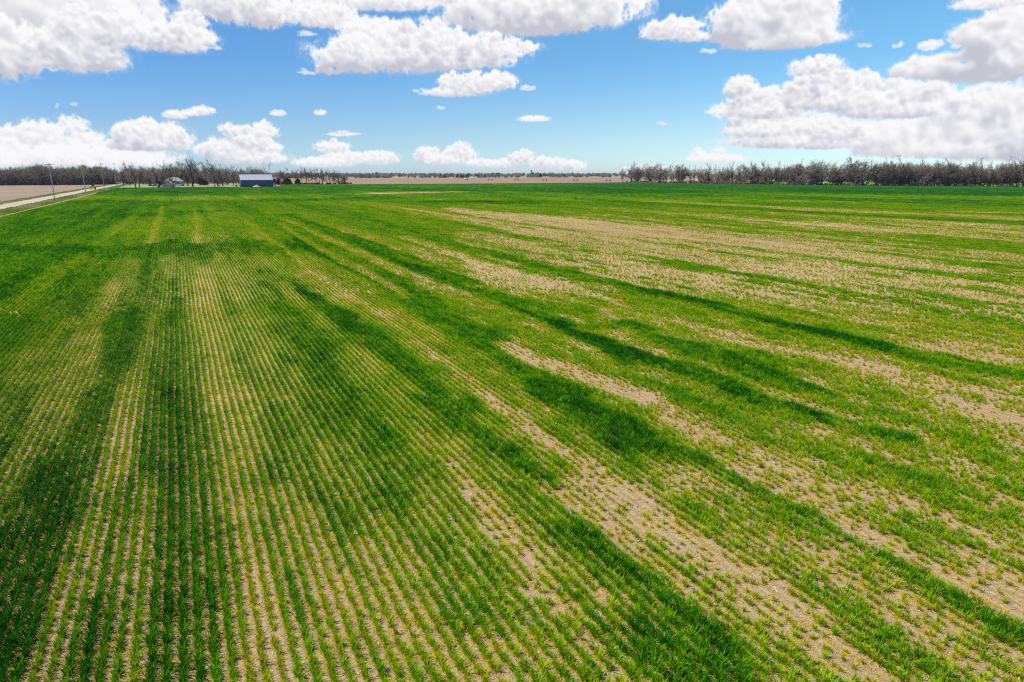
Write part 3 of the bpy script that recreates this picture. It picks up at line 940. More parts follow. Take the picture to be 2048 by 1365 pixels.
def wheat_protos():
    out = []
    U = random.uniform
    for k in range(6):
        m = MB()
        for i in range(random.randint(18, 25)):
            blade(m, U(-.032, .032), U(-.040, .040), U(0, 6.283), U(.14, .24), U(.010, .015), U(.04, .64), U(.10, .5), 0, 2)
        for i in range(random.randint(9, 14)):
            blade(m, U(-.05, .05), U(-.045, .045), U(0, 6.283), U(.08, .17), U(.007, .011), U(1.0, 1.45), U(.03, .22), 1, 1)
        out.append(quick_mesh("wheat_tuft.%03d" % len(out), m, [M["wheat"], M["wheat_dead"]]))
    for k in range(5):
        m = MB()
        for i in range(64):
            blade(m, U(-.034, .034), U(-.21, .21), U(0, 6.283), U(.14, .24), U(.016, .024), U(.04, .66), U(.12, .5), 0, 1)
        for i in range(32):
            blade(m, U(-.06, .06), U(-.21, .21), U(0, 6.283), U(.09, .16), U(.012, .018), U(.95, 1.42), U(.05, .3), 1, 1)
        out.append(quick_mesh("wheat_tuft.%03d" % len(out), m, [M["wheat"], M["wheat_dead"]]))
    for k in range(16):
        big, thin = (k // 4) % 2 == 1, k >= 8
        m = MB()
        nr = 8 if big else 4
        ly = 1.05 if big else .55
        nb = (300 if big else 140) // (4 if thin else 1)
        cl = [(random.randrange(nr), U(-ly, ly)) for _ in range(14 if big else 6)]
        for i in range(nb):
            if thin:
                a, b = random.choice(cl); b += random.gauss(0, .07)
            else:
                a, b = random.randrange(nr), U(-ly, ly)
            rx = (a - (nr - 1) / 2) * .245
            w = (U(.07, .10) if big else U(.035, .05)) * (.7 if thin else 1)
            blade(m, rx + random.gauss(0, .045), b, U(0, 6.283), U(.14, .22), w, U(.05, .6), U(.15, .5), 0, 1)
        for i in range((60 if big else 30) // (2 if thin else 1)):
            rx = (random.randrange(nr) - (nr - 1) / 2) * .245
            blade(m, rx + random.gauss(0, .05), U(-ly, ly), U(0, 6.283), U(.09, .14), .05 if big else .03, U(.8, 1.2), U(.05, .3), 1, 1)
        out.append(quick_mesh("wheat_tuft.%03d" % len(out), m, [M["wheat"], M["wheat_dead"]]))
    for k in range(5):                                   # thin row pieces: two or three separate plants
        m = MB()
        for c_ in range(random.choice((1, 2, 2, 3))):
            cy, sc = U(-.19, .19), U(.75, 1.2)
            cx = random.gauss(0, .03)
            for i in range(random.randint(10, 15)):
                blade(m, cx + U(-.03, .03), cy + U(-.035, .035), U(0, 6.283), U(.14, .23) * sc, U(.014, .020), U(.04, .75), U(.1, .5), 0, 1)
            for i in range(7):
                blade(m, cx + U(-.05, .05), cy + U(-.06, .06), U(0, 6.283), U(.08, .16), U(.011, .017), U(1.0, 1.42), U(.03, .25), 1, 1)
        out.append(quick_mesh("wheat_tuft.%03d" % len(out), m, [M["wheat"], M["wheat_dead"]]))
    for k in range(6):                                   # withered leaves lying along the drill
        m = MB()
        fine = k < 3
        for i in range(16 if fine else 24):
            blade(m, U(-.055, .055), U(-.10, .10) if fine else U(-.21, .21), U(0, 6.283), U(.06, .15), U(.006, .011) if fine else U(.010, .016), U(1.15, 1.5), U(.0, .15), 1, 1)
        out.append(quick_mesh("wheat_tuft.%03d" % len(out), m, [M["wheat"], M["wheat_dead"]]))
    return out


def scatter(name, P, I, S, C, RZ, protos, RX=None):
    me = bpy.data.meshes.new(name)
    n = len(P)
    me.vertices.add(n)
    me.vertices.foreach_set("co", np.ascontiguousarray(P, np.float32).ravel())
    me.attributes.new("idx", "INT", "POINT").data.foreach_set("value", np.ascontiguousarray(I, np.int32))
    me.attributes.new("scl", "FLOAT", "POINT").data.foreach_set("value", np.ascontiguousarray(S, np.float32))
    rot = np.zeros((n, 3), np.float32); rot[:, 2] = RZ
    if RX is not None: rot[:, 0] = RX
    me.attributes.new("rot", "FLOAT_VECTOR", "POINT").data.foreach_set("vector", rot.ravel())
    me.attributes.new("col", "FLOAT_COLOR", "POINT").data.foreach_set("color", np.ascontiguousarray(C, np.float32).ravel())
    o = bpy.data.objects.new(name, me)
    col.objects.link(o)
    c = proto_collection(name + "_kinds", protos)
    g = bpy.data.node_groups.new(name, "GeometryNodeTree")
    g.interface.new_socket("Geometry", in_out="INPUT", socket_type="NodeSocketGeometry")
    g.interface.new_socket("Geometry", in_out="OUTPUT", socket_type="NodeSocketGeometry")
    gi, go = g.nodes.new("NodeGroupInput"), g.nodes.new("NodeGroupOutput")
    ci = g.nodes.new("GeometryNodeCollectionInfo")
    ci.inputs["Collection"].default_value = c
    ci.inputs["Separate Children"].default_value = True
    ci.inputs["Reset Children"].default_value = True
    ip = g.nodes.new("GeometryNodeInstanceOnPoints")
    ip.inputs["Pick Instance"].default_value = True

    def attr(nm, typ):
        a = g.nodes.new("GeometryNodeInputNamedAttribute"); a.data_type = typ
        a.inputs["Name"].default_value = nm
        return a.outputs[0]
    L = g.links.new
    L(gi.outputs[0], ip.inputs["Points"]); L(ci.outputs[0], ip.inputs["Instance"])
    L(attr("idx", "INT"), ip.inputs["Instance Index"])
    L(attr("rot", "FLOAT_VECTOR"), ip.inputs["Rotation"])
    L(attr("scl", "FLOAT"), ip.inputs["Scale"])
    L(ip.outputs[0], go.inputs[0])
    md = o.modifiers.new("scatter", "NODES"); md.node_group = g
    return o


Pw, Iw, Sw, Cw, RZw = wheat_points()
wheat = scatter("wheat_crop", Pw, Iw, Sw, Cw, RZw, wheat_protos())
tag(wheat, "young green wheat in drilled rows covering the whole field", "wheat", kind="stuff")
print("wheat instances", len(Pw))


# straw litter between the rows
def straw():
    ps = []
    for k in range(5):
        m = MB()
        for i in range(6):
            a = random.uniform(0, 6.283); L = random.uniform(.03, .10)
            x, y = random.uniform(-.12, .12), random.uniform(-.12, .12)
            m.tube((x, y, .006), (x + math.cos(a) * L, y + math.sin(a) * L, random.uniform(.004, .03)), random.uniform(.002, .0045), n=3, caps=False)
        ps.append(quick_mesh("straw_piece.%03d" % k, m, [M["straw"]]))
    n = 26000
    r = 7 + 40 * rng.random(n) ** .75
    a = YAW + R(42) * (rng.random(n) * 2 - 1)
    x, y = r * np.sin(a), r * np.cos(a)
    P = np.stack([x, y, np.zeros(n)], 1)
    s = rng.uniform(.6, 1.3, n) * np.where(rng.random(n) < .012, 1.7, 1)
    return scatter("straw_litter", P, rng.integers(0, 5, n), s, np.ones((n, 4)), rng.uniform(0, 6.28, n), ps)


tag(straw(), "bleached straw litter lying on the soil between rows", "straw", kind="stuff")


# rough grass on the verges
def verge_grass():
    ps = []
    for k in range(3):
        m = MB()
        for i in range(120):
            blade(m, random.uniform(-.6, .6), random.uniform(-.6, .6), random.uniform(0, 6.283), random.uniform(.10, .30), .05, random.uniform(.1, .7), .3, 0, 1)
        ps.append(quick_mesh("grass_patch.%03d" % k, m, [M["wheat"]]))
    n = 11000
    y = 110 + 560 * rng.random(n) ** 1.2
    w = rng.random(n)
    x = np.where(w < .62, rng.uniform(-35.9, -31.6, n), rng.uniform(-45.3, -43.0, n))
    g = vnoise2(x / 2, y / 9, 51)
    c0, c1, c2 = np.array((.42, .36, .16)), np.array((.25, .28, .05)), np.array((.13, .23, .03))
    t = np.clip(g * 2, 0, 1)[:, None]; t2 = np.clip(g * 2 - 1, 0, 1)[:, None]
    c = (c0 * (1 - t) + c1 * t) * (1 - t2) + c2 * t2
    P = np.stack([x, y, np.full(n, -.02)], 1)
    keep = rng.random(n) < .35 + .6 * g
    k = keep
    return scatter("verge_grass", P[k], rng.integers(0, 3, k.sum()), rng.uniform(.7, 1.4, k.sum()), np.concatenate([c, np.ones((n, 1))], 1)[k], rng.uniform(0, 6.28, k.sum()), ps)


tag(verge_grass(), "yellowish rough grass along both road verges", "grass", kind="stuff")

HAZE = 0.00006
# ------------------------------------------------------------------ trees
def tube_arrays(segs, n):
    """many tapered tubes at once -> vertices, quads"""
    A = np.array([s[0] for s in segs]); B = np.array([s[1] for s in segs])
    r0 = np.array([s[2] for s in segs])[:, None]; r1 = np.array([s[3] for s in segs])[:, None]
    d = B - A; d /= np.maximum(np.linalg.norm(d, axis=1, keepdims=True), 1e-6)
    ref = np.where(np.abs(d[:, 2:3]) > .9, np.array([[1., 0, 0]]), np.array([[0, 0, 1.]]))
    u = np.cross(d, ref); u /= np.linalg.norm(u, axis=1, keepdims=True)
    w = np.cross(d, u)
    V = []
    for P, r in ((A, r0), (B, r1)):
        for k in range(n):
            t = 2 * math.pi * k / n
            V.append(P + (u * math.cos(t) + w * math.sin(t)) * r)
    V = np.stack(V, 1)
    N = len(segs)
    base = (np.arange(N) * 2 * n)[:, None, None]
    q = np.array([[k, (k + 1) % n, n + (k + 1) % n, n + k] for k in range(n)])[None]
    return V.reshape(-1, 3), (base + q).reshape(-1, 4)


def np_mesh(name, V, Q, mat, smooth=False):
    me = bpy.data.meshes.new(name)
    me.vertices.add(len(V)); me.vertices.foreach_set("co", V.astype(np.float32).ravel())
    me.loops.add(Q.size); me.loops.foreach_set("vertex_index", Q.astype(np.int32).ravel())
    me.polygons.add(len(Q))
    me.polygons.foreach_set("loop_start", np.arange(0, Q.size, Q.shape[1], dtype=np.int32))
    if smooth: me.polygons.foreach_set("use_smooth", np.ones(len(Q), bool))
    me.materials.append(mat)
    me.update(calc_edges=True)
    me.validate()
    return me


def grow(seed, H, trunk_h, spread, nlimb, dens=1.0, lean=(0, 0), up=.30, r=None, twig_len=1.0, stems=1, dead=False, wander=.16):
    """branch skeleton: returns thick segments, fine twigs, twig tips"""
    q = random.Random(seed)
    limbs, twigs, tips = [], [], []
    r = r or H * .031

    def rnd():
        v = Vector((q.gauss(0, 1), q.gauss(0, 1), q.gauss(0, 1)))
        return v.normalized()

    def branch(p, d, L, rad, lvl, store, nseg, trop):
        pts = [p]
        for i in range(nseg):
            d = (d + rnd() * wander * (1.2 if lvl else .5) + Vector((0, 0, trop)) * .35).normalized()
            p2 = p + d * (L / nseg)
            ra, rb = rad * (1 - .7 * i / nseg), rad * (1 - .7 * (i + 1) / nseg)
            store.append((tuple(p), tuple(p2), ra, rb))
            p = p2; pts.append(p)
        return pts, d

    def side(d, ang):
        a = d.orthogonal().normalized()
        a.rotate(Matrix.Rotation(q.uniform(0, 6.283), 3, d))
        return (d * math.cos(ang) + a * math.sin(ang)).normalized()

    for st in range(stems):
        base = Vector((q.gauss(0, .5), q.gauss(0, .5), -.15)) if stems > 1 else Vector((0, 0, -.15))
        d0 = Vector((lean[0] + (q.gauss(0, .28) if stems > 1 else 0), lean[1] + (q.gauss(0, .28) if stems > 1 else 0), 1)).normalized()
        tp, td = branch(base, d0, trunk_h, r, 0, limbs, 4, .08)
        if stems == 1:
            limbs.append(((0, 0, -.2), (0, 0, .5), r * 1.7, r * 1.0))
        n1 = max(2, int(nlimb * q.uniform(.8, 1.2)))
        for i in range(n1):
            f = 1.0 if i < 2 else q.uniform(.45, 1.0)
            p = tp[min(4, int(f * 4))]
            ang = q.uniform(.25, .55) * spread if i < 2 else q.uniform(.5, 1.15) * spread
            L1 = (H - p.z) * q.uniform(.55, .8) * (1.0 if i < 2 else .85)
            bp, bd = branch(p, side(td, ang), L1, r * (.6 if i < 2 else .42), 1, limbs, 5, up)
            n2 = q.randint(5, 7)
            for j in range(n2):
                k = q.randint(1, 5)
                L2 = L1 * q.uniform(.32, .55)
                cp, cd = branch(bp[k], side((bp[k] - bp[k - 1]).normalized(), q.uniform(.45, .95)), L2, r * .20, 2, limbs, 4, up * .9)
                n3 = q.randint(4, 6) if not dead else q.randint(1, 3)
                for m in range(n3):
                    k3 = q.randint(1, 4)
                    L3 = L2 * q.uniform(.38, .6)
                    ep, ed = branch(cp[k3], side((cp[k3] - cp[k3 - 1]).normalized(), q.uniform(.4, 1.0)), L3, max(.040, min(.05, r * .08)), 3, limbs if dead else twigs, 2, up * .8)
                    if dead: continue
                    n4 = int(q.randint(7, 10) * dens)
                    for w in range(n4):
                        k4 = q.randint(0, 2)
                        L4 = twig_len * q.uniform(.55, 1.25)
                        s = ep[k4]; dd = side(ed, q.uniform(.3, 1.1)); dd = (dd + Vector((0, 0, .25))).normalized()
                        e = s + dd * L4
                        twigs.append((tuple(s), tuple(e), .036, .018))
                        tips.append(tuple(e))
    return limbs, twigs, tips


def leaf_quads(tips, n, size, seed, jitter=.5):
    g = np.random.default_rng(seed)
    T = np.array(tips)
    T = T[g.integers(0, len(T), n)] + g.normal(0, jitter, (n, 3))
    a = g.normal(size=(n, 3)); a /= np.linalg.norm(a, axis=1, keepdims=True)
    b = g.normal(size=(n, 3)); b = np.cross(a, b); b /= np.linalg.norm(b, axis=1, keepdims=True)
    s = size * g.uniform(.6, 1.3, (n, 1))
    V = np.stack([T - a * s, T + b * s * .6, T + a * s, T - b * s * .6], 1).reshape(-1, 3)
    Q = np.arange(4 * n).reshape(-1, 4)
    return V, Q


KINDS = {}


def kind(nm, limbmat, twigmat, leaf=None, nleaf=0, lsize=.16, **kw):
    limbs, twigs, tips = grow(**kw)
    V, Q = tube_arrays(limbs, 5)
    tm = np_mesh(nm + "_trunk", V, Q, limbmat, True)
    cm = lm = None
    if twigs:
        V, Q = tube_arrays(twigs, 3)
        cm = np_mesh(nm + "_crown", V, Q, twigmat)
    if leaf:
        V, Q = leaf_quads(tips, nleaf, lsize, kw["seed"])
        lm = np_mesh(nm + "_leaves", V, Q, leaf)
    pts = [p for s in limbs + twigs for p in (s[0], s[1])]
    KINDS[nm] = (tm, cm, lm, max(p[2] for p in pts))


B, T, TB = M["bark"], M["twig"], M["twig_brown"]
for i in range(4):
    kind("vase%d" % i, B, T, seed=10 + i, H=15, trunk_h=2.6 + .5 * i, spread=.85, nlimb=6, dens=1.0, up=.25)
for i in range(3):
    kind("tall%d" % i, B, T, seed=20 + i, H=17, trunk_h=6 + i, spread=.60, nlimb=7, dens=.85, up=.35)
for i in range(3):
    kind("broad%d" % i, B, T, seed=30 + i, H=13, trunk_h=2.4, spread=1.25, nlimb=8, dens=1.0, up=.16, r=.55)
for i in range(2):
    kind("thick%d" % i, B, T, seed=40 + i, H=12, trunk_h=1.6, spread=1.0, nlimb=5, dens=1.35, up=.2, stems=3, r=.23, twig_len=1.1)
for i in range(3):
    kind("thin%d" % i, B, TB, seed=50 + i, H=12, trunk_h=4.0, spread=.75, nlimb=4, dens=.55, up=.3, r=.24)
kind("leaning", B, T, seed=61, H=16, trunk_h=6, spread=.8, nlimb=6, dens=.7, lean=(-.28, .05), up=.2)
kind("dead", M["dead_wood"], None, seed=72, H=16, trunk_h=5.5, spread=.95, nlimb=5, dead=True, up=.22, r=.42, wander=.26)
for i in range(3):
    kind("bud%d" % i, B, T, leaf=M["bud"], nleaf=1500, lsize=.17, seed=80 + i, H=16, trunk_h=3.5 + i, spread=.75, nlimb=6, dens=.8, up=.3)
for i in range(2):
    kind("green%d" % i, B, T, leaf=M["bud_green"], nleaf=3800, lsize=.20, seed=90 + i, H=14, trunk_h=3, spread=.8, nlimb=6, dens=.8, up=.28)
for i in range(2):
    kind("brush%d" % i, M["brush"], M["brush"], seed=95 + i, H=3.2, trunk_h=.5, spread=1.1, nlimb=4, dens=.7, up=.15, stems=4, r=.05, twig_len=.6)


def cedar_meshes(nm, seed, H, rad):
    g = np.random.default_rng(seed)
    n = 2600
    h = g.random(n) ** .8
    prof = np.sin(np.clip(1 - h, 0, 1) * math.pi * .5) ** .75 * (1 - .5 * np.clip((.10 - h) / .10, 0, 1))
    ang = g.uniform(0, 6.283, n)
    lob = 1 + .22 * np.sin(ang * 3 + h * 11) + .15 * np.sin(ang * 5 - h * 7)
    rr = rad * prof * lob * g.uniform(.45, 1.05, n)
    T_ = np.stack([rr * np.cos(ang), rr * np.sin(ang), .25 + h * (H - .25)], 1)
    out = np.stack([np.cos(ang), np.sin(ang), .9 * np.ones(n)], 1) + g.normal(0, .35, (n, 3))
    out /= np.linalg.norm(out, axis=1, keepdims=True)
    b = np.cross(out, g.normal(size=(n, 3))); b /= np.linalg.norm(b, axis=1, keepdims=True)
    s = H * .055 * g.uniform(.6, 1.3, (n, 1))
    V = np.stack([T_ - out * s * .4, T_ + b * s * .45, T_ + out * s * 1.3, T_ - b * s * .45], 1).reshape(-1, 3)
    cm = np_mesh(nm + "_crown", V, np.arange(4 * n).reshape(-1, 4), M["cedar"])
    V, Q = tube_arrays([((0, 0, -.2), (0, 0, H * .5), H * .03, H * .02), ((0, 0, H * .5), (0, 0, H * .93), H * .02, H * .006)], 6)
    KINDS[nm] = (np_mesh(nm + "_trunk", V, Q, B, True), cm, None, H)


cedar_meshes("cedar0", 5, 5.0, 2.0)
cedar_meshes("cedar1", 6, 5.0, 1.3)
cedar_meshes("cedar2", 7, 4.0, 2.6)


def plant(k, x, y, h, label, cat="tree", group=None, wide=1.0, name=None, rz=None, z=0.0):
    tm, cm, lm, h0 = KINDS[k]
    nm = name or ("cedar_tree" if k.startswith("cedar") else "dead_tree" if k == "dead" else "budding_tree" if lm else "bare_tree")
    e = empty(nm, (x, y, z), random.uniform(0, 6.283) if rz is None else rz, label=label, cat=cat, group=group)
    s = h / h0
    e.scale = (s * wide, s * wide, s)
    for me, n in ((tm, "trunk"), (cm, "crown"), (lm, "leaves")):
        if me is None: continue
        o = bpy.data.objects.new(n, me); col.objects.link(o); o.parent = e
    return e


def joined(nm, k):
    """one mesh holding a whole tree, for masses of trees"""
    tm, cm, lm, h0 = KINDS[k]
    V, Qs, mats, mi = [], [], [], []
    off = 0
    for me in (tm, cm, lm):
        if me is None: continue
        v = np.empty(len(me.vertices) * 3, np.float32); me.vertices.foreach_get("co", v)
        l = np.empty(len(me.loops), np.int32); me.loops.foreach_get("vertex_index", l)
        V.append(v.reshape(-1, 3) / h0); Qs.append(l.reshape(-1, 4) + off)
        mi += [len(mats)] * len(me.polygons); mats.append(me.materials[0]); off += len(me.vertices)
    me = np_mesh(nm, np.concatenate(V), np.concatenate(Qs), mats[0])
    for q in mats[1:]: me.materials.append(q)
    if len(me.polygons) == len(mi): me.polygons.foreach_set("material_index", mi)
    return bpy.data.objects.new(nm, me)


ORD = ("first second third fourth fifth sixth seventh eighth ninth tenth eleventh twelfth thirteenth fourteenth fifteenth sixteenth seventeenth "
       "eighteenth nineteenth twentieth").split()


def ordw(i):
    tens = {2: "twenty", 3: "thirty", 4: "forty", 5: "fifty", 6: "sixty", 7: "seventy", 8: "eighty"}
    teni = {3: "thirtieth", 4: "fortieth", 5: "fiftieth", 6: "sixtieth", 7: "seventieth", 8: "eightieth"}
    if i < 20: return ORD[i]
    n = i + 1
    return teni[n // 10] if n % 10 == 0 else tens[n // 10] + "-" + ORD[n % 10 - 1]


LOOK = dict(vase="vase-shaped bare grey", tall="tall narrow bare grey", broad="wide spreading bare grey", thick="bushy many-stemmed bare grey", thin="slender bare brown", bud="pale green budding", green="young green leafy", leaning="leaning bare grey")


def look(k):
    return LOOK[k.rstrip("0123456789")]


# --- right-hand hedgerow: its front trees one by one
SKY_R = [(1245, 332), (1262, 330), (1282, 326), (1300, 331), (1316, 328), (1338, 332), (1356, 331), (1373, 332), (1394, 334), (1419, 328), (1435, 333), (1464, 326), (1492, 326), (1515, 324), (1545, 326),
         (1570, 326), (1598, 320), (1615, 326), (1639, 321), (1665, 328), (1699, 314), (1720, 327), (1742, 318), (1769, 321), (1796, 316), (1821, 316), (1845, 321), (1865, 317), (1896, 319), (1921, 327), (1943, 321), (1965, 321), (1997, 318), (2019, 321), (2041, 313), (2080, 315)]
hr = random.Random(4)
px = 1247.0
tr = []
while px < 2085:
    tr.append(px)
    px += hr.uniform(10, 16.5)
ty = np.linspace(549, 200, 200)
tpx = np.array([CX + F * ((hedge_x(y) * RT[0] + y * RT[1]) / (hedge_x(y) * FW[0] + y * FW[1] - CAMH * FW[2])) for y in ty])
for i, p in enumerate(tr):
    y = float(np.interp(p, tpx, ty)) + hr.uniform(-3, 3)
    x = hedge_x(y) + hr.uniform(-1.0, 3.5)
    top = float(np.interp(p, [a for a, b in SKY_R], [b for a, b in SKY_R]))
    near = min(abs(p - a) for a, b in SKY_R)
    h = zat(p, top, x, y) * (1.12 if near < 6 else hr.uniform(.84, 1.05))
    if p < 1460: k = hr.choice(["tall0", "tall1", "vase0", "vase1", "thick0", "thick1", "tall2", "bud0" if hr.random() < .4 else "tall1"])
    elif p < 1920: k = hr.choice(["vase0", "vase1", "vase2", "vase3", "thick0", "thick1", "broad0", "tall0", "bud1" if hr.random() < .6 else "vase2"])
    else: k = hr.choice(["vase1", "vase3", "broad0", "broad1", "broad2", "vase0"])
    if abs(p - 1699) < 7: k = "tall2"
    plant(k, x, y, h, "%s tree, %s from the field end of the right-hand hedgerow" % (look(k), ordw(i)), group="trees in the right-hand hedgerow", wide=hr.uniform(.85, 1.1))

# the thick growth behind them
mass = [joined("hedgerow_tree.%03d" % i, k) for i, k in enumerate(["vase0", "vase2", "thick0", "thick1", "broad1", "bud0", "bud1", "tall1"])]
Pm, Im, Sm = [], [], []
for i in range(185):
    p = hr.choice([hr.uniform(1440, 1930), hr.uniform(1250, 2110), hr.uniform(1460, 1900), hr.uniform(1880, 2120)])
    y = float(np.interp(p, tpx, ty)) + hr.uniform(-4, 4)
    x = hedge_x(y) + hr.uniform(4, 26)
    top = float(np.interp(p, [a for a, b in SKY_R], [b for a, b in SKY_R]))
    Pm.append((x, y, 0)); Im.append(hr.choice([0, 1, 2, 3, 4, 5, 6, 7])); Sm.append(zat(p, top, x, y) * hr.uniform(.62, .92))
o = scatter("hedgerow_wood", np.array(Pm), Im, Sm, np.ones((len(Pm), 4)), np.array([hr.uniform(0, 6.28) for _ in Pm]), mass)
tag(o, "grey mass of bare trees behind the front of the right-hand hedgerow", "wood", kind="stuff")

brush = [joined("brush_clump.%03d" % i, "brush%d" % i) for i in range(2)]
Pm, Im, Sm = [], [], []
for i in range(380):
    y = hr.uniform(215, 552); x = hedge_x(y) + hr.uniform(-3.5, 4)
    Pm.append((x, y, 0)); Im.append(hr.randint(0, 1)); Sm.append(hr.uniform(.9, 2.6) * (1.25 if 380 < y < 470 else .8))
for i in range(240):
    x = hr.uniform(-130, -50); y = 590 + (x + 110) * .33 + hr.uniform(-3, 8)
    Pm.append((x, y, 0)); Im.append(hr.randint(0, 1)); Sm.append(hr.uniform(1.2, 3.2))
for i in range(70):
    x = hr.uniform(68, 122); Pm.append((x, 544 - (x - 70) * .11 + hr.uniform(0, 5), 0)); Im.append(hr.randint(0, 1)); Sm.append(hr.uniform(.6, 1.8))
o = scatter("undergrowth", np.array(Pm), Im, Sm, np.ones((len(Pm), 4)), np.array([hr.uniform(0, 6.28) for _ in Pm]), brush)
tag(o, "tangled reddish brown brush along the feet of the tree rows", "undergrowth", kind="stuff")

# --- wood left of the road
SKY_L = [(-20, 334), (10, 333), (35, 331), (55, 329), (72, 328), (88, 322), (105, 329), (122, 328), (140, 331), (160, 330), (180, 327), (200, 328), (220, 331), (236, 334)]
px, i = -16.0, 0
while px < 240:
    x0 = along(px, 590)
    y = 590 + max(0, (px - 120)) * .16 + hr.uniform(-2, 5)
    x = along(px, y)
    top = float(np.interp(px, [a for a, b in SKY_L], [b for a, b in SKY_L]))
    h = zat(px, top, x, y) * hr.uniform(.72, .96)
    if 45 < px < 70 or 120 < px < 205: k = hr.choice(["green0", "green1", "bud0", "bud1", "vase1", "thick0"])
    else: k = hr.choice(["vase0", "vase2", "thick0", "thick1", "tall0", "bud2" if hr.random() < .5 else "vase3"])
    plant(k, x, y, h, "%s tree, %s along the front of the wood left of the road" % (look(k), ordw(i)), group="front trees of the roadside wood", wide=hr.uniform(.85, 1.15))
    px += hr.uniform(6.5, 10.5); i += 1
mass = [joined("wood_tree.%03d" % i, k) for i, k in enumerate(["vase0", "vase1", "thick0", "thick1", "broad1", "bud0", "bud1", "green0", "tall0"])]
Pm, Im, Sm = [], [], []
for i in range(190):
    p = hr.uniform(-60, 246)
    y = 600 + max(0, (p - 120)) * .16 + 70 * hr.random() ** 1.3
    x = min(along(p, y), -47)
    top = float(np.interp(p, [a for a, b in SKY_L], [b for a, b in SKY_L]))
    g = 40 < p < 75 or 115 < p < 205
    Pm.append((x, y, 0)); Im.append(hr.choice([5, 6, 7, 7, 0, 2] if g else [0, 1, 2, 3, 4, 8, 5])); Sm.append(zat(p, top, x, y) * hr.uniform(.75, 1.0))
# growth behind the farmstead and the shed
for i in range(230):
    p = hr.uniform(246, 545)
    y = hr.uniform(590, 720); x = along(p, y)
    top = float(np.interp(p, [246, 300, 400, 470, 490, 525, 545], [334, 331, 331, 333, 334, 335, 341]))
    Pm.append((x, y, 0)); Im.append(hr.choice([0, 1, 2, 3, 4, 8, 5, 6])); Sm.append(zat(p, top, x, y) * hr.uniform(.55, .95))
o = scatter("roadside_wood", np.array(Pm), Im, Sm, np.ones((len(Pm), 4)), np.array([hr.uniform(0, 6.28) for _ in Pm]), mass)
tag(o, "grey and pale green wood massed behind the road and farmstead", "wood", kind="stuff")

# --- farmstead trees
FT = [("tall0", 247, 371, 326, "thin bare tree beside the farthest power poles, taller of two", .8),
      ("thin1", 259, 371.5, 330, "thin bare tree beside the farthest power poles, shorter of two", .9),
      ("thin0", 271.5, 375.6, 333, "slim dark bare tree at the lawn corner, nearer the road of a pair", 1.25),
      ("thin2", 279.5, 375.6, 335, "slim dark bare tree at the lawn corner, farther from the road of a pair", 1.2),
      ("broad0", 300.5, 372.2, 333, "low wide bare tree with thick short trunk left of the farm outbuilding", 1.15),
      ("broad2", 318.5, 375.6, 324, "big bare tree standing in front of the small tan outbuilding", .95),
      ("vase3", 346.5, 375.6, 329, "dark trunked brownish bare tree between pale garage and white pickup", .85),
      ("green0", 365.5, 372, 325, "yellow-green leafing tree just right of the white pickup", .85),
      ("vase0", 376, 372.5, 319, "tallest bare grey tree of the farmyard behind the leafing tree", .8),
      ("tall1", 386, 373.8, 320, "tall many-branched bare grey tree right of the leafing tree", .95),
      ("thin2", 400, 371.2, 331, "bare tree rising behind the farmyard cedars", 1.2),
      ("vase2", 430, 375.2, 331, "round crowned bare tree right of the lone farmyard pole", .8),
      ("leaning", 437, 373, 319, "leaning bare tree with swept crown right of the farmyard pole", .9),
      ("broad1", 445.5, 371.6, 330, "bare tree with crooked trunk midway between pole and shed", .85),
      ("vase1", 467, 371.4, 333, "bare tree with low fork nearest the shed's left end", .85),
      ("thin1", 456, 370.6, 332, "thin bare tree behind the two left of the shed", 1.1),
      ("bud1", 478, 371, 347, "small budding tree touching the shed's left corner", .9),
      ("dead", 537, 370.5, 319, "big dead tree with few bare limbs rising behind the shed roof", .95),
      ("vase3", 504, 369.8, 334, "bare tree showing above the middle of the shed roof", .9),
      ("thick1", 520, 369.8, 337, "bushy bare tree showing above the right half of the shed roof", .9),
      ("thin0", 493, 369.8, 336, "thin bare tree showing above the left half of the shed roof", 1.2)]
for k, p, q, top, lab, wd in FT:
    x, y = at(p, q)
    plant(k, x, y, zat(p, top, x, y) * (1.0 if k == "dead" else 1.10), lab, wide=wd * (1.0 if k == "dead" else 1.12), group="trees around the farmstead", rz=(-YAW if k in ("leaning", "dead") else None))

# --- thin row right of the shed, with cedars at its foot
HR = [(557, 336, "broad2"), (569, 333, "vase1"), (581, 335, "thin0"), (592, 336, "thin1"), (603.5, 334, "thin2"), (614, 335, "thin0"), (618, 337, "thin1"), (625, 335, "tall0"), (633, 338, "thin2"), (639, 336, "thin0"),
      (645, 337, "vase0"), (653, 336, "thin1"), (660, 337, "vase2"), (667, 339, "thin2"), (677, 341, "broad0"), (688, 346, "thick0")]
for i, (p, top, k) in enumerate(HR):
    q = 369.4 - (p - 560) * .003
    x, y = at(p, q)
    plant(k, x, y, zat(p, top, x, y), "%s tree, %s from the shed in the thin row right of it" % (look(k), ordw(i)), group="thin tree row right of the shed", wide=1.0 if k.startswith("thin") else .75)
CD = [("cedar2", 549, 370.2, 358.5, "dark rounded cedar half hidden by the shed's right end", .9), ("cedar1", 557, 370, 357, "small upright dark cedar second from the shed's right end", .8),
      ("cedar2", 563.5, 370.2, 363.5, "lowest dark cedar bush just left of the largest cedar", .8), ("cedar0", 575, 370.2, 356.5, "largest dark cedar at the foot of the thin tree row", 1.75),
      ("cedar0", 596, 370, 357.5, "dark cedar standing alone right of the largest cedar", 1.25),
      ("cedar0", 404, 371.3, 357, "dark cedar in the farmyard, left one of a touching pair", 1.1), ("cedar0", 412, 371.3, 358.5, "dark cedar in the farmyard, right one of a touching pair", 1.1),
      ("cedar1", 327, 371, 356, "tall dark cedar close behind the tan outbuilding", 1.6)]
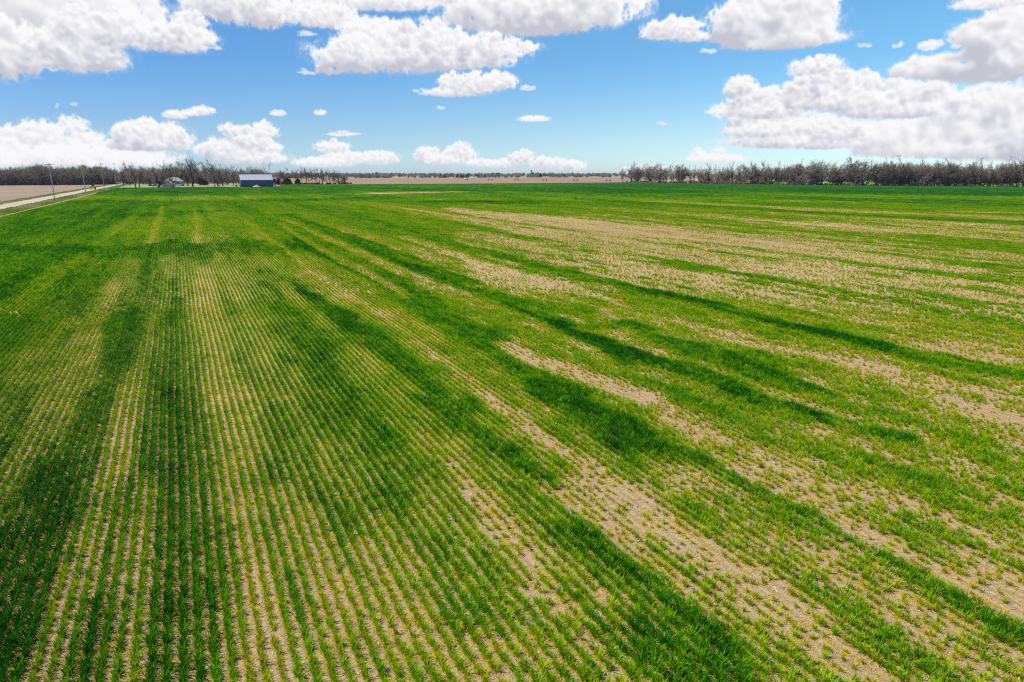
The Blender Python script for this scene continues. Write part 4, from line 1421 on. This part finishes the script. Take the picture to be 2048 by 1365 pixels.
for k, p, q, top, lab, wd in CD:
    x, y = at(p, q)
    plant(k, x, y, zat(p, top, x, y), lab, wide=wd, group="dark cedars around the farm")

# --- far woods on the horizon
mass = [joined("horizon_tree.%03d" % i, k) for i, k in enumerate(["thick0", "vase1", "thick1", "broad1", "bud0", "cedar0"])]
Pm, Im, Sm = [], [], []
for i in range(1500):
    u = hr.random()
    if u < .30:
        p = hr.uniform(500, 1300); y = hr.uniform(1222, 1300); s = hr.uniform(4.0, 8.0)
    elif u < .65:
        p = hr.uniform(330, 1330); y = hr.uniform(1500, 1900); s = hr.uniform(7, 11)
    else:
        p = hr.uniform(200, 1400); y = hr.uniform(2100, 2900); s = hr.uniform(9, 13.5)
    if u < .3 and math.sin(p * .045) + math.sin(p * .13 + 1) < -.5: continue
    Pm.append((along(p, y), y, 0)); Im.append(hr.choice([0, 0, 1, 2, 2, 3, 4, 0, 2, 5 if hr.random() < .35 else 1])); Sm.append(s)
ws = np.array([hr.uniform(0, 6.28) for _ in Pm])
o = scatter("horizon_wood", np.array(Pm), Im, Sm, np.ones((len(Pm), 4)), ws, mass)
tag(o, "hazy blue-grey line of far-off trees on the horizon", "wood", kind="stuff")
for k, p, y, h, lab, wd in [("thick0", 755, 1210, 11, "round grey tree standing highest on the far side of the brown field", 1.2), ("thick1", 768, 1214, 8, "low grey tree just right of the highest one beyond the brown field", 1.7),
                            ("thick0", 738, 1216, 7, "dark low tree just left of the highest one beyond the brown field", 1.5),
                            ("cedar0", 924, 1180, 6.5, "round dark cedar on the far field edge, left of the yellow machine", 1.1), ("cedar0", 935.5, 1200, 8, "dark cedar on the far field edge, right above the yellow machine", 1.0),
                            ("cedar1", 957, 1210, 6.5, "small dark cedar on the far field edge, first right of the yellow machine", 1.2), ("cedar2", 970, 1205, 5, "small dark cedar on the far field edge, second right of the yellow machine", 1.1),
                            ("cedar0", 1081, 1225, 8.5, "pointed dark cedar on the far field edge near the grain elevator", 1.0),
                            ("thick0", 1010, 1212, 8, "bushy grey tree on the far edge between the machine and the elevator", 1.8), ("thick1", 1035, 1214, 7.5, "bushy grey tree on the far edge just left of the elevator", 1.9),
                            ("vase1", 1100, 1225, 12, "tall bare tree on the far field edge, first right of the elevator", 1.1), ("vase2", 1103, 1260, 13, "tallest bare tree on the far field edge, second right of the elevator", 1.0)]:
    plant(k, along(p, y), y, h, lab, group="trees on the far field edge", wide=wd)

# ------------------------------------------------------------------ built things
mt = dict(
    shed_wall=worn("blue_grey_siding", (0.075, 0.135, 0.235), .55, 0, .12, .6), shed_base=worn("dark_wainscot", (0.030, 0.045, 0.065), .6, 0, .2, .8),
    shed_roof=worn("pale_metal_roof", (0.44, 0.47, 0.51), .38, .25, .08, .5, .5), trim=worn("white_trim", (0.75, 0.75, 0.73), .5, 0, .06),
    dirt=soil_mat("dirt_heap_soil", (0.30, 0.24, 0.19), (0.42, 0.34, 0.27), (0.52, 0.44, 0.36), row=False, straw=False),
    pole=worn("weathered_pole", (0.46, 0.42, 0.37), .9, 0, .3, 4), arm=worn("grey_crossarm", (0.42, 0.40, 0.37), .9, 0, .3, 6), insul=worn("insulator_glaze", (0.55, 0.57, 0.58), .2, 0, .05, 5),
    yellow=worn("machine_yellow", (0.88, 0.46, 0.03), .4, 0, .12, 3), lemon=worn("lemon_paint", (0.86, 0.72, 0.05), .4, 0, .08, 3), black=worn("black_paint", (0.02, 0.02, 0.022), .45, 0, .3, 4),
    tyre=worn("tyre_rubber", (0.025, 0.024, 0.023), .85, 0, .35, 8), rim=worn("rim_paint", (0.72, 0.62, 0.30), .45, 0, .15, 6), steel=worn("galvanised_steel", (0.45, 0.46, 0.47), .45, .6, .15, 3),
    glass=worn("dark_glass", (0.03, 0.04, 0.05), .08, 0, .2, 2, .6), lamp=worn("lamp_lens", (0.85, 0.85, 0.80), .15, 0, .05, 4),
    white=worn("white_paint", (0.80, 0.80, 0.79), .35, 0, .05, 2, .5), blue=worn("blue_paint", (0.035, 0.085, 0.20), .3, 0, .1, 2, .5), red=worn("red_paint", (0.42, 0.035, 0.045), .45, 0, .2, 3),
    grey=worn("pale_grey_siding", (0.40, 0.38, 0.40), .7, 0, .10, 1.5), lav=worn("lavender_grey_door", (0.40, 0.38, 0.43), .6, 0, .1, 2), tan=worn("tan_siding", (0.52, 0.43, 0.33), .75, 0, .12, 1.5),
    shingle=worn("pale_shingles", (0.26, 0.255, 0.25), .85, 0, .16, 2.5), dshingle=worn("dark_shingles", (0.055, 0.055, 0.065), .85, 0, .25, 2.5), concrete=worn("far_concrete", (0.16, 0.17, 0.19), .85, 0, .15, .3),
    rust=worn("rusty_metal", (0.16, 0.085, 0.06), .85, 0, .4, 4), bark2=M["bark"],
)


def shed():
    x0, x1, y0, y1, ze, zr = 35.6, 54.0, 455.0, 466.0, 4.15, 7.15
    e = empty("farm_shed", ((x0 + x1) / 2, (y0 + y1) / 2, 0), label="long blue-grey metal shed with pale metal roof behind a dirt heap", cat="shed")
    w, d = (x1 - x0) / 2, (y1 - y0) / 2
    m = MB()
    m.extrude([(-d, .92), (d, .92), (d, ze), (0, zr), (-d, ze)], 0, -w, w)
    n = int(2 * w / .3)
    for i in range(n + 1):
        a = -w + i * 2 * w / n
        m.box(a - .025, a + .025, -d - .03, -d - .002, .92, ze - .02)
        m.box(a - .025, a + .025, d + .002, d + .03, .92, ze - .02)
    m.build("wall", mt["shed_wall"], e)
    MB().box(-w - .03, w + .03, -d - .04, d + .04, -.1, .915).build("wainscot", mt["shed_base"], e)
    m = MB()
    ov = .35
    sl = (zr - ze) / d
    for sgn in (-1, 1):
        pr = [(0, zr + .06), (sgn * (d + ov), ze - ov * sl + .06), (sgn * (d + ov), ze - ov * sl + .20), (0, zr + .20)]
        m.extrude(pr, 0, -w - ov, w + ov)
        for i in range(int(2 * w / .6)):
            a = -w + .3 + i * .6
            pr2 = [(0, zr + .203), (sgn * (d + ov), ze - ov * sl + .203), (sgn * (d + ov), ze - ov * sl + .24), (0, zr + .24)]
            m.extrude(pr2, 0, a - .02, a + .02)
    rf = m.build("roof", mt["shed_roof"], e)
    MB().extrude([(-.28, zr + .10), (.28, zr + .10), (.0, zr + .30)], 0, -w - ov - .01, w + ov + .01).build("ridge_cap", mt["shed_roof"], rf)
    MB().box(-w - ov, w + ov, -d - ov - .10, -d - ov - .003, ze - ov * sl + .02, ze - ov * sl + .18).build("gutter", mt["shed_wall"], rf)
    for sx in (-w, w):
        MB().box(sx - .07, sx + .07, -d - .09, -d - .042, .1, ze - .25).build("corner_trim", mt["shed_wall"], e)
    dr = MB().box(-w - .08, -w - .042, -2.2, 2.2, .0, 3.6).build("sliding_door", mt["shed_base"], e)
    MB().box(-w - .14, -w - .083, -2.6, 2.6, 3.62, 3.75).build("door_rail", mt["steel"], dr)


shed()


def heap(name, x, y, rx, ry, h, mat, label, cat, seed=1, group=None):
    m = MB()
    n, k = 40, 14
    q = random.Random(seed)
    ph = [q.uniform(0, 6.28) for _ in range(6)]
    vs = [(0, 0, h)]
    for j in range(1, k + 1):
        t = j / k
        for i in range(n):
            a = 2 * math.pi * i / n
            w = 1 + .10 * math.sin(2 * a + ph[0]) + .07 * math.sin(3 * a + ph[1]) + .04 * math.sin(7 * a + ph[2])
            z = h * (1 - t) ** 1.05 * (1 + .08 * math.sin(5 * a + ph[3] + 6 * t)) + q.gauss(0, .015 * h)
            vs.append((rx * t * w * math.cos(a), ry * t * w * math.sin(a), max(z, -.06) if j < k else -.08))
    fs = [(0, 1 + i, 1 + (i + 1) % n) for i in range(n)]
    for j in range(k - 1):
        for i in range(n):
            a, b = 1 + j * n + i, 1 + j * n + (i + 1) % n
            fs.append((a, a + n, b + n, b))
    m.add(vs, fs)
    o = m.build(name, mat, smooth=True)
    o.location = (x, y, 0)
    tag(o, label, cat, group)
    return o


heap("dirt_heap", along(512.3, 452), 452.2, 2.5, 1.8, 1.35, mt["dirt"], "pale dirt heap piled against the front of the blue-grey shed", "dirt heap")


def wheel(parent, x, y, r, w, rim=None, name="wheel"):
    m = MB()
    n = 20
    prof = [(-w / 2, r * .62), (-w / 2, r * .90), (-w * .34, r), (w * .34, r), (w / 2, r * .90), (w / 2, r * .62)]
    vs, fs = [], []
    for i in range(n):
        a = 2 * math.pi * i / n
        vs += [(p, q * math.cos(a), r + q * math.sin(a)) for p, q in prof]
    for i in range(n):
        for j in range(5):
            a = i * 6 + j; b = ((i + 1) % n) * 6 + j
            fs.append((a, a + 1, b + 1, b))
    m.add(vs, fs)
    t = m.build("tyre", mt["tyre"])
    e = empty(name, (x, y, 0)); e.parent = parent
    t.parent = e
    m = MB().tube((-w * .30, 0, r), (w * .30, 0, r), r * .63, n=16)
    m.tube((-w * .42, 0, r), (w * .42, 0, r), r * .18, n=8)
    o = m.build("rim", rim or mt["steel"]); o.parent = e
    return e


def car(name, label, paint, x, y, rz, L=4.6, W=1.8, pickup=False):
    e = empty(name, (x, y, 0.0), rz, label=label, cat="pickup" if pickup else "car")
    h = L / 2
    if pickup:
        body = [(-h, .55), (-h, 1.05), (-.2, 1.10), (h * .42, 1.12), (h * .97, 1.02), (h, .60), (h * .9, .38), (-h * .95, .38)]
        cab = [(-.55, 1.09), (-.42, 1.72), (.55, 1.76), (1.18, 1.10)]
    else:
        body = [(-h, .55), (-h * .98, .92), (-h * .6, .98), (h * .45, .96), (h * .95, .80), (h, .55), (h * .92, .30), (-h * .95, .30)]
        cab = [(-h * .72, .955), (-h * .42, 1.42), (h * .10, 1.45), (h * .46, .955)]
    MB().extrude([(a, b) for a, b in body], 1, -W / 2, W / 2).build("body", paint, e)
    m = MB()
    n = len(cab)
    vs = [(a, -W / 2 + .06 + (.13 if 0 < i < n - 1 else 0), b) for i, (a, b) in enumerate(cab)] + [(a, W / 2 - .06 - (.13 if 0 < i < n - 1 else 0), b) for i, (a, b) in enumerate(cab)]
    m.add(vs, [tuple(range(n)), tuple(range(2 * n - 1, n - 1, -1))] + [(i, n + i, n + (i + 1) % n, (i + 1) % n) for i in range(n)])
    m.build("cabin", paint, e)
    for s in (-1, 1):
        wv = []
        for f, t in ((.14, .18), (.86, .18), (.80, .86), (.20, .86)):
            a = cab[0][0] * (1 - f) + cab[-1][0] * f
            top = cab[1][0] * (1 - f) + cab[2][0] * f
            xx = a * (1 - t) + top * t
            zz = cab[0][1] * (1 - t) + cab[1][1] * t
            wv.append((xx, s * (W / 2 - .06 - .13 * t + .012), zz))
        MB().add(wv + [(a, b - s * .03, c) for a, b, c in wv], [(0, 1, 2, 3), (7, 6, 5, 4), (0, 4, 5, 1), (1, 5, 6, 2), (2, 6, 7, 3), (3, 7, 4, 0)]).build("side_window", mt["glass"], e)
    for i0, i1, nm in ((n - 2, n - 1, "windscreen"), (0, 1, "rear_window")):
        (ax, az_), (bx, bz) = cab[i0], cab[i1]
        dx, dz = bx - ax, bz - az_
        ln = math.hypot(dx, dz); nx_, nz_ = (-dz / ln, dx / ln)
        if (nx_ > 0) != (nm == "windscreen"): nx_, nz_ = -nx_, -nz_
        p = [(ax + dx * .12 + nx_ * .012, az_ + dz * .12 + nz_ * .012), (ax + dx * .85 + nx_ * .012, az_ + dz * .85 + nz_ * .012)]
        q = [(a - nx_ * .03, b - nz_ * .03) for a, b in p]
        MB().extrude(p + q[::-1], 1, -W / 2 + .26, W / 2 - .26).build(nm, mt["glass"], e)
    for s in (-1, 1):
        MB().box(h * .955, h * 1.005, s * W * .34 - .18, s * W * .34 + .18, .62, .76).build("headlight", mt["lamp"], e)
        MB().box(-h - .012, -h + .03, s * W * .38 - .12, s * W * .38 + .12, .66, .84).build("tail_light", mt["red"], e)
        for fx in (-.60, .62):
            wv = wheel(e, fx * h, s * (W / 2 - .09), .36 if pickup else .32, .22)
            wv.rotation_euler = (0, 0, math.pi / 2)
    return e


def tractor(x, y, rz):
    e = empty("tractor", (x, y, 0.02), rz, label="orange-yellow tractor with black cab coming along the gravel road", cat="tractor")
    m = MB()
    m.extrude([(-.42, .75), (.42, .75), (.46, 1.20), (.30, 1.52), (-.30, 1.52), (-.46, 1.20)], 1, -1.75, .25)
    m.box(-.34, .34, -1.70, .9, .52, .748)
    m.build("hood", mt["yellow"], e)
    for s in (-1, 1):
        MB().extrude([(s * .50, 1.05), (s * 1.12, 1.05), (s * 1.16, 1.35), (s * 1.05, 1.62), (s * .55, 1.66)], 1, .45, 1.75).build("fender", mt["yellow"], e)
    MB().box(-1.15, 1.15, -2.15, -1.78, .48, .92).build("front_blade", mt["yellow"], e)
    cb_ = MB()
    for sx in (-.56, .56):
        for sy in (.30, 1.55):
            cb_.tube((sx, sy, 1.30), (sx * .95, sy, 2.66), .05, n=6)
    cb_.box(-.72, .72, .15, 1.70, 2.66, 2.84)
    cbo = cb_.build("cab", mt["black"], e)
    MB().box(-.52, .52, .28, .30, 1.60, 2.60).build("windscreen", mt["glass"], cbo)
    m = MB().box(-.28, .28, .85, 1.35, 1.30, 1.50); m.box(-.28, .28, 1.28, 1.40, 1.50, 2.05)
    m.build("seat", mt["black"], e)
    MB().tube((.30, -.95, 1.50), (.30, -.95, 2.55), .045, n=8).build("exhaust", mt["black"], e)
    MB().tube((-.45, 1.4, 2.84), (-.45, 1.4, 3.35), .018, n=5).build("aerial", mt["black"], e)
    MB().extrude([(-.30, .92), (.30, .92), (.26, 1.30), (-.26, 1.30)], 1, -1.80, -1.752).build("grille", mt["rim"], e)
    for s in (-1, 1):
        MB().tube((s * .30, -1.80, 1.36), (s * .30, -1.752, 1.36), .09, n=10).build("headlight", mt["lamp"], e)
        wheel(e, s * .98, 1.05, .78, .46, mt["yellow"])
        wheel(e, s * .88, -1.15, .50, .32, mt["yellow"])
    return e


x, y = at(186.3, 379.6)
tractor(x, y, 0)


def utility_pole(px_, by, topy, label):
    x, y = at(px_, by)
    h = zat(px_ - 4 * (by - topy) / 78, topy, x, y)
    e = empty("utility_pole", (x, y, -.03), label=label, cat="utility pole", group="power poles along the road")
    m = MB()
    m.tube((0, 0, 0), (0, 0, h * .5), .15, .13, n=10); m.tube((0, 0, h * .5), (0, 0, h), .13, .10, n=10)
    m.build("pole", mt["pole"], e)
    ar = MB().box(-1.1, 1.1, -.20, -.132, h - .62, h - .48).build("crossarm", mt["arm"], e)
    for sx in (-1.0, -.45, 1.0):
        MB().tube((sx, -.166, h - .477), (sx, -.166, h - .27), .055, .035, n=8).build("insulator", mt["insul"], ar)
    m = MB()
    for sx in (-.7, .7):
        m.tube((sx, -.21, h - .60), (0, -.17, h - 1.25), .022, n=5)
    m.build("brace", mt["steel"], e)


for p, b, t, lab in ((110, 403.5, 325.5, "tall wooden power pole closest to the camera, by the wheat's edge"), (172, 391, 329, "wooden power pole second along the road, left of the tractor"),
                     (209, 381.5, 326, "dark wooden power pole third along the road, just right of the tractor"), (234, 374.8, 326, "wooden power pole fourth along the road, with its crossarm clear against sky"),
                     (253.5, 369.2, 327.5, "wooden power pole fifth along the road, by the thin bare trees"), (260, 365.2, 331, "farthest and thinnest wooden power pole at the road's far end")):
    utility_pole(p, b, t, lab)

x, y = at(418, 375.2); h = zat(418, 344, x, y)
e = empty("yard_pole", (x, y, 0), label="lone thin wooden pole on the lawn between farmhouse and shed", cat="pole")
MB().tube((0, 0, -.05), (0, 0, h), .12, .08, n=8).build("pole", mt["pole"], e)
m = MB().tube((0, 0, h - .5), (.7, -.2, h - .2), .03, n=6); m.box(.55, .95, -.32, -.12, h - .32, h - .2)
m.build("lamp_arm", mt["steel"], e)
x, y = at(261, 372.2); h = zat(261, 364, x, y)
e = empty("road_sign", (x, y, 0), label="small dark road sign on a post at the farm entrance", cat="road sign")
MB().tube((0, 0, -.05), (0, 0, h), .05, n=6).build("post", mt["rust"], e)
MB().box(-.28, .28, -.075, -.052, h - .75, h - .12).build("sign_plate", mt["concrete"], e)
x, y = at(473, 373.6)
e = empty("barrel", (x, y, 0), label="dark steel barrel standing on the lawn left of the shed", cat="barrel")
m = MB().tube((0, 0, -.03), (0, 0, 1.2), .48, n=16)
for z in (.05, .42, .80, 1.16): m.tube((0, 0, z - .03), (0, 0, z + .03), .505, n=16)
m.build("body", mt["black"], e)
MB().tube((0, 0, 1.202), (0, 0, 1.24), .44, n=16).build("lid", mt["rust"], e)


# farm buildings
def gable(name, px0, px1, by, eave, apex, depth, wall, roof, label, cat, face=None, door=None, windows=0, rz=-YAW * .35, ov=.35):
    pc = (px0 + px1) / 2
    x, y = at(pc, by)
    dep = x * FW[0] + y * FW[1] - CAMH * FW[2]
    w = (px1 - px0) / F * dep / 2 / math.cos(rz + YAW) * .98
    ze, za = zat(pc, eave, x, y), zat(pc, apex, x, y)
    e = empty(name, (x, y, 0), rz, label=label, cat=cat)
    MB().extrude([(-w, -.1), (w, -.1), (w, ze), (0, za), (-w, ze)], 1, 0, depth).build("wall", wall, e)
    m = MB()
    sl = (za - ze) / w
    for s in (-1, 1):
        m.extrude([(0, za + .04), (s * (w + ov), ze - ov * sl + .04), (s * (w + ov), ze - ov * sl + .20), (0, za + .20)], 1, -ov, depth + ov)
    m.build("roof", roof, e)
    if face: MB().extrude([(-w * .94, ze + .02), (w * .94, ze + .02), (0, za - .06)], 1, -.04, -.003).build("gable_face", face, e)
    if door: MB().box(-w * door[0], w * door[0], -.06, -.003, 0, door[1]).build("door", door[2], e)
    for i in range(windows):
        sx = -w * .55 + i * (w * 1.1 / max(1, windows - 1)) if windows > 1 else 0
        f = MB().box(sx - .5, sx + .5, -.06, -.003, 1.0, 2.0).build("window", mt["trim"], e)
        MB().box(sx - .42, sx + .42, -.075, -.062, 1.08, 1.92).build("pane", mt["glass"], f)
    return e


gable("garage", 325.5, 345.5, 374.3, 369, 363.2, 8, mt["grey"], mt["shingle"], "pale grey gabled garage facing the field in front of the farmhouse", "garage", door=(.55, 2.0, mt["lav"]))
gable("outbuilding", 309, 325, 371, 366.5, 360.8, 6, mt["tan"], mt["shingle"], "small tan outbuilding with dark gable behind the big bare tree", "outbuilding", face=mt["dshingle"], windows=1)


def hip_house():
    px0, px1 = 328.5, 361
    x, y = along(345, 510), 510
    dep = x * FW[0] + y * FW[1] - CAMH * FW[2]
    w = (px1 - px0) / F * dep / 2 * 1.02; d = 5.0
    ze, zr = zat(345, 363, x, y), zat(345, 356.3, x, y) + .5
    e = empty("farmhouse", (x, y, 0), -YAW * .3, label="low farmhouse with pale hipped roof and dark porch behind the garage", cat="house")
    MB().box(-w, w, 0, 2 * d, -.1, ze).build("wall", mt["grey"], e)
    o_ = .5
    v = [(-w - o_, -o_, ze), (w + o_, -o_, ze), (w + o_, 2 * d + o_, ze), (-w - o_, 2 * d + o_, ze), (-w * .45, d, zr), (w * .45, d, zr)]
    v2 = [(a, b, c - .15) for a, b, c in v[:4]]
    rf = MB().add(v + v2, [(0, 1, 5, 4), (1, 2, 5), (2, 3, 4, 5), (3, 0, 4), (6, 9, 8, 7), (0, 6, 7, 1), (1, 7, 8, 2), (2, 8, 9, 3), (3, 9, 6, 0)]).build("roof", mt["shingle"], e)
    MB().box(-.35, .35, d + .3, d + 1.0, zr - 1.0, zr + .6).build("chimney", mt["tan"], rf)
    pr = MB().box(-w * .7, w * .7, -.05, -.003, .1, ze - .25).build("porch", mt["dshingle"], e)
    m = MB()
    for i in range(5):
        a = -w * .7 + i * w * 1.4 / 4
        m.box(a - .08, a + .08, -.30, -.14, 0, ze - .16)
    m.build("porch_post", mt["trim"], pr)
    MB().box(-.5, .5, -.09, -.053, .1, 2.1).build("door", mt["rust"], e)
    for a in (-w * .85, w * .85):
        f = MB().box(a - .45, a + .45, -.05, -.003, .9, 2.0).build("window", mt["trim"], e)
        MB().box(a - .37, a + .37, -.068, -.052, .98, 1.92).build("pane", mt["glass"], f)


hip_house()
x, y = at(354.5, 373.4); car("pickup_truck", "white pickup truck parked under trees right of the pale garage", mt["white"], x, y, -YAW * .4, 5.2, 1.95, True)
x, y = at(311.5, 373.6); car("parked_car", "dark blue car parked in front of the tan outbuilding", mt["blue"], x, y, math.pi - YAW * .4, 4.2, 1.8)
x, y = at(317.8, 373.9); car("parked_car", "lavender-grey car half hidden by the big bare trunk", mt["lav"], x, y, R(70), 4.2, 1.75)
x, y = at(554, 374.9); car("parked_car", "small white car parked on grass right of the shed", mt["white"], x, y, -YAW, 4.0, 1.75)

# long white poultry-style shed behind the right hedgerow
xa, ya = 545, 470
e = empty("long_white_shed", (590, 505, 0), R(-28), label="long low white shed glimpsed through the right-hand hedgerow", cat="shed")
MB().extrude([(-4, -.1), (4, -.1), (4, 2.4), (0, 3.6), (-4, 2.4)], 0, -38, 38).build("wall", mt["grey"], e)
m = MB()
for s in (-1, 1):
    m.extrude([(0, 3.63), (s * 4.4, 2.31), (s * 4.4, 2.45), (0, 3.77)], 0, -38.3, 38.3)
m.build("roof", mt["white"], e)

# red wagon and dark brush heaps along the hedgerow foot
x, y = at(1824.5, 372.4)
e = empty("farm_wagon", (x, y, 0), R(-52), label="small red farm wagon parked under the right-hand hedgerow", cat="wagon")
m = MB().box(-1.6, 1.6, -.8, .8, .62, .74)
for s in (-1, 1):
    m.box(-1.6, 1.6, s * .80 - .03, s * .80 + .03, .742, 1.25); m.box(s * 1.60 - .03, s * 1.60 + .03, -.765, .765, .742, 1.25)
m.build("box", mt["red"], e)
m = MB().tube((1.6, 0, .62), (2.9, 0, .30), .05, n=6)
m.build("drawbar", mt["rust"], e)
for sx in (-1.05, 1.05):
    for s in (-1, 1):
        w_ = wheel(e, sx, s * .72, .36, .18); w_.rotation_euler = (0, 0, math.pi / 2)
for p, q, lab, sd_, w_ in ((1541.5, 370.2, "flat dark brush heap in front of the hedgerow, farthest of three", 3, 1.5), (1602, 371.0, "roundest dark brush heap in front of the hedgerow, middle of three", 4, 1.2), (1633.5, 371.2, "low dark brush heap in front of the hedgerow, nearest of three", 5, 1.1)):
    x, y = at(p, q)
    heap("brush_heap", x - 2, y, w_, w_ * .8, .95, mt["rust"] if sd_ == 5 else mt["black"], lab, "brush heap", sd_, "dark brush heaps before the hedgerow")
x, y = along(223.3, 640), 640
e = empty("fuel_tank", (x, y, 0), 0, label="small white tank at the wood's edge left of the road", cat="tank")
m = MB().tube((0, -1.0, 1.5), (0, 1.0, 1.5), .72, n=16); m.tube((0, -1.25, 1.5), (0, -1.0, 1.5), .45, .72, n=16); m.tube((0, 1.0, 1.5), (0, 1.25, 1.5), .72, .45, n=16)
m.build("body", mt["white"], e)
for sy in (-.7, .7):
    m = MB().tube((-.5, sy, 0), (-.35, sy, 1.1), .06, n=6); m.tube((.5, sy, 0), (.35, sy, 1.1), .06, n=6)
    m.build("stand", mt["black"], e)

# irrigation pivot far out on the brown field
TW = [at(p, q) for p, q in ((981, 361.0), (1033, 361.6), (1089.5, 361.9), (1151, 362.3), (1217, 363.0))]
e = empty("irrigation_pivot", (TW[2][0], TW[2][1], 0), label="thin galvanised irrigation pivot with dark wheel pairs on the brown field", cat="irrigation pivot")
ox, oy = TW[2]
loc = [(a - ox, b - oy) for a, b in TW]
ex0 = (loc[0][0] * 2 - loc[1][0], loc[0][1] * 2 - loc[1][1])
chain = [ex0] + loc
for (ax, ay), (bx, by_) in zip(chain[:-1], chain[1:]):
    n = 6
    m = MB()
    pts = [(ax + (bx - ax) * i / n, ay + (by_ - ay) * i / n, 3.7 + .7 * math.sin(math.pi * i / n)) for i in range(n + 1)]
    for a, b in zip(pts[:-1], pts[1:]): m.tube(a, b, .07, n=5)
    for i in range(1, n):
        a = pts[i]; m.tube(a, (a[0], a[1], 3.2), .02, n=4)
    m.tube((ax, ay, 3.6), (bx, by_, 3.2), .025, n=4)
    m.build("pipe_span", mt["steel"], e)
ux, uy = (loc[-1][0] - loc[0][0]), (loc[-1][1] - loc[0][1]); ul = math.hypot(ux, uy); nx_, ny_ = -uy / ul, ux / ul
for (ax, ay) in loc:
    m = MB()
    ws_ = []
    for s in (-1, 1):
        q = (ax + RT[0] * s * 1.9, ay + RT[1] * s * 1.9)
        m.tube((q[0], q[1], .8), (ax, ay, 3.7), .06, n=5)
        ws_.append(q)
    m.tube((ws_[0][0], ws_[0][1], .8), (ws_[1][0], ws_[1][1], .8), .06, n=5)
    m.build("tower", mt["steel"], e)
    for q in ws_:
        w_ = wheel(e, q[0], q[1], .85, .5, mt["rust"]); w_.rotation_euler = (0, 0, -YAW + .9)

# yellow machine
x, y = at(933.5, 361.0)
e = empty("crop_sprayer", (x, y, 0), -YAW, label="bright yellow crop sprayer with white side tanks on the brown field", cat="crop sprayer")
MB().extrude([(-.8, 1.0), (.8, 1.0), (1.0, 2.0), (.7, 2.8), (-.7, 2.8), (-1.0, 2.0)], 1, -2.2, .8).build("hood", mt["lemon"], e)
cbo = MB().extrude([(-.9, 2.0), (.9, 2.0), (.75, 3.7), (-.75, 3.7)], 1, .82, 2.3).build("cab", mt["lemon"], e)
MB().box(-.7, .7, .76, .815, 2.85, 3.5).build("windscreen", mt["glass"], cbo)
for s in (-1, 1):
    MB().tube((s * 1.6, 1.2, 1.9), (s * 3.3, 1.2, 1.9), .75, .55, n=14).build("tank", mt["white"], e)
    wheel(e, s * 1.35, 1.6, .85, .5, mt["lemon"]); wheel(e, s * 1.3, -1.4, .75, .45, mt["lemon"])

# grain elevator on the horizon
x, y = along(1063, 2500), 2500
e = empty("grain_elevator", (x, y, 0), -YAW, label="dark narrow grain elevator tower on the far horizon", cat="grain elevator")
MB().box(-3.0, 3.0, -3, 3, -.2, 19).build("tower", mt["concrete"], e)
MB().extrude([(-2.2, 19.003), (2.2, 19.003), (2.2, 21.5), (0, 22.6), (-2.2, 21.5)], 1, -2.5, 2.5).build("headhouse", mt["concrete"], e)
for s in (-1, 1):
    MB().tube((s * 5.6, 0, -.2), (s * 5.6, 0, 9), 2.5, n=16).build("silo", mt["concrete"], e)

# ------------------------------------------------------------------ air
hz = MB().box(-2600, 6200, -260, 4600, -1.2, 27.0)
t = NT("haze_air")
pv = t.n("ShaderNodeVolumePrincipled")
pv.inputs["Color"].default_value = (.80, .90, 1.0, 1)
pv.inputs["Density"].default_value = HAZE
pv.inputs["Anisotropy"].default_value = 0.2
t.l(pv.outputs[0], t.out.inputs[1])
o = hz.build("haze", t.mat)
tag(o, "thin bluish air haze over the plain", "haze", kind="stuff")


scene.render.engine = "CYCLES"
scene.cycles.use_denoising = DENOISE
scene.cycles.filter_width = 1.15
scene.cycles.max_bounces = 6
scene.cycles.diffuse_bounces = 3
scene.cycles.transmission_bounces = 4
scene.cycles.volume_bounces = 0
scene.view_settings.view_transform = "Standard"
scene.view_settings.look = "None"
scene.view_settings.exposure = 0.44
scene.view_settings.gamma = 1.0
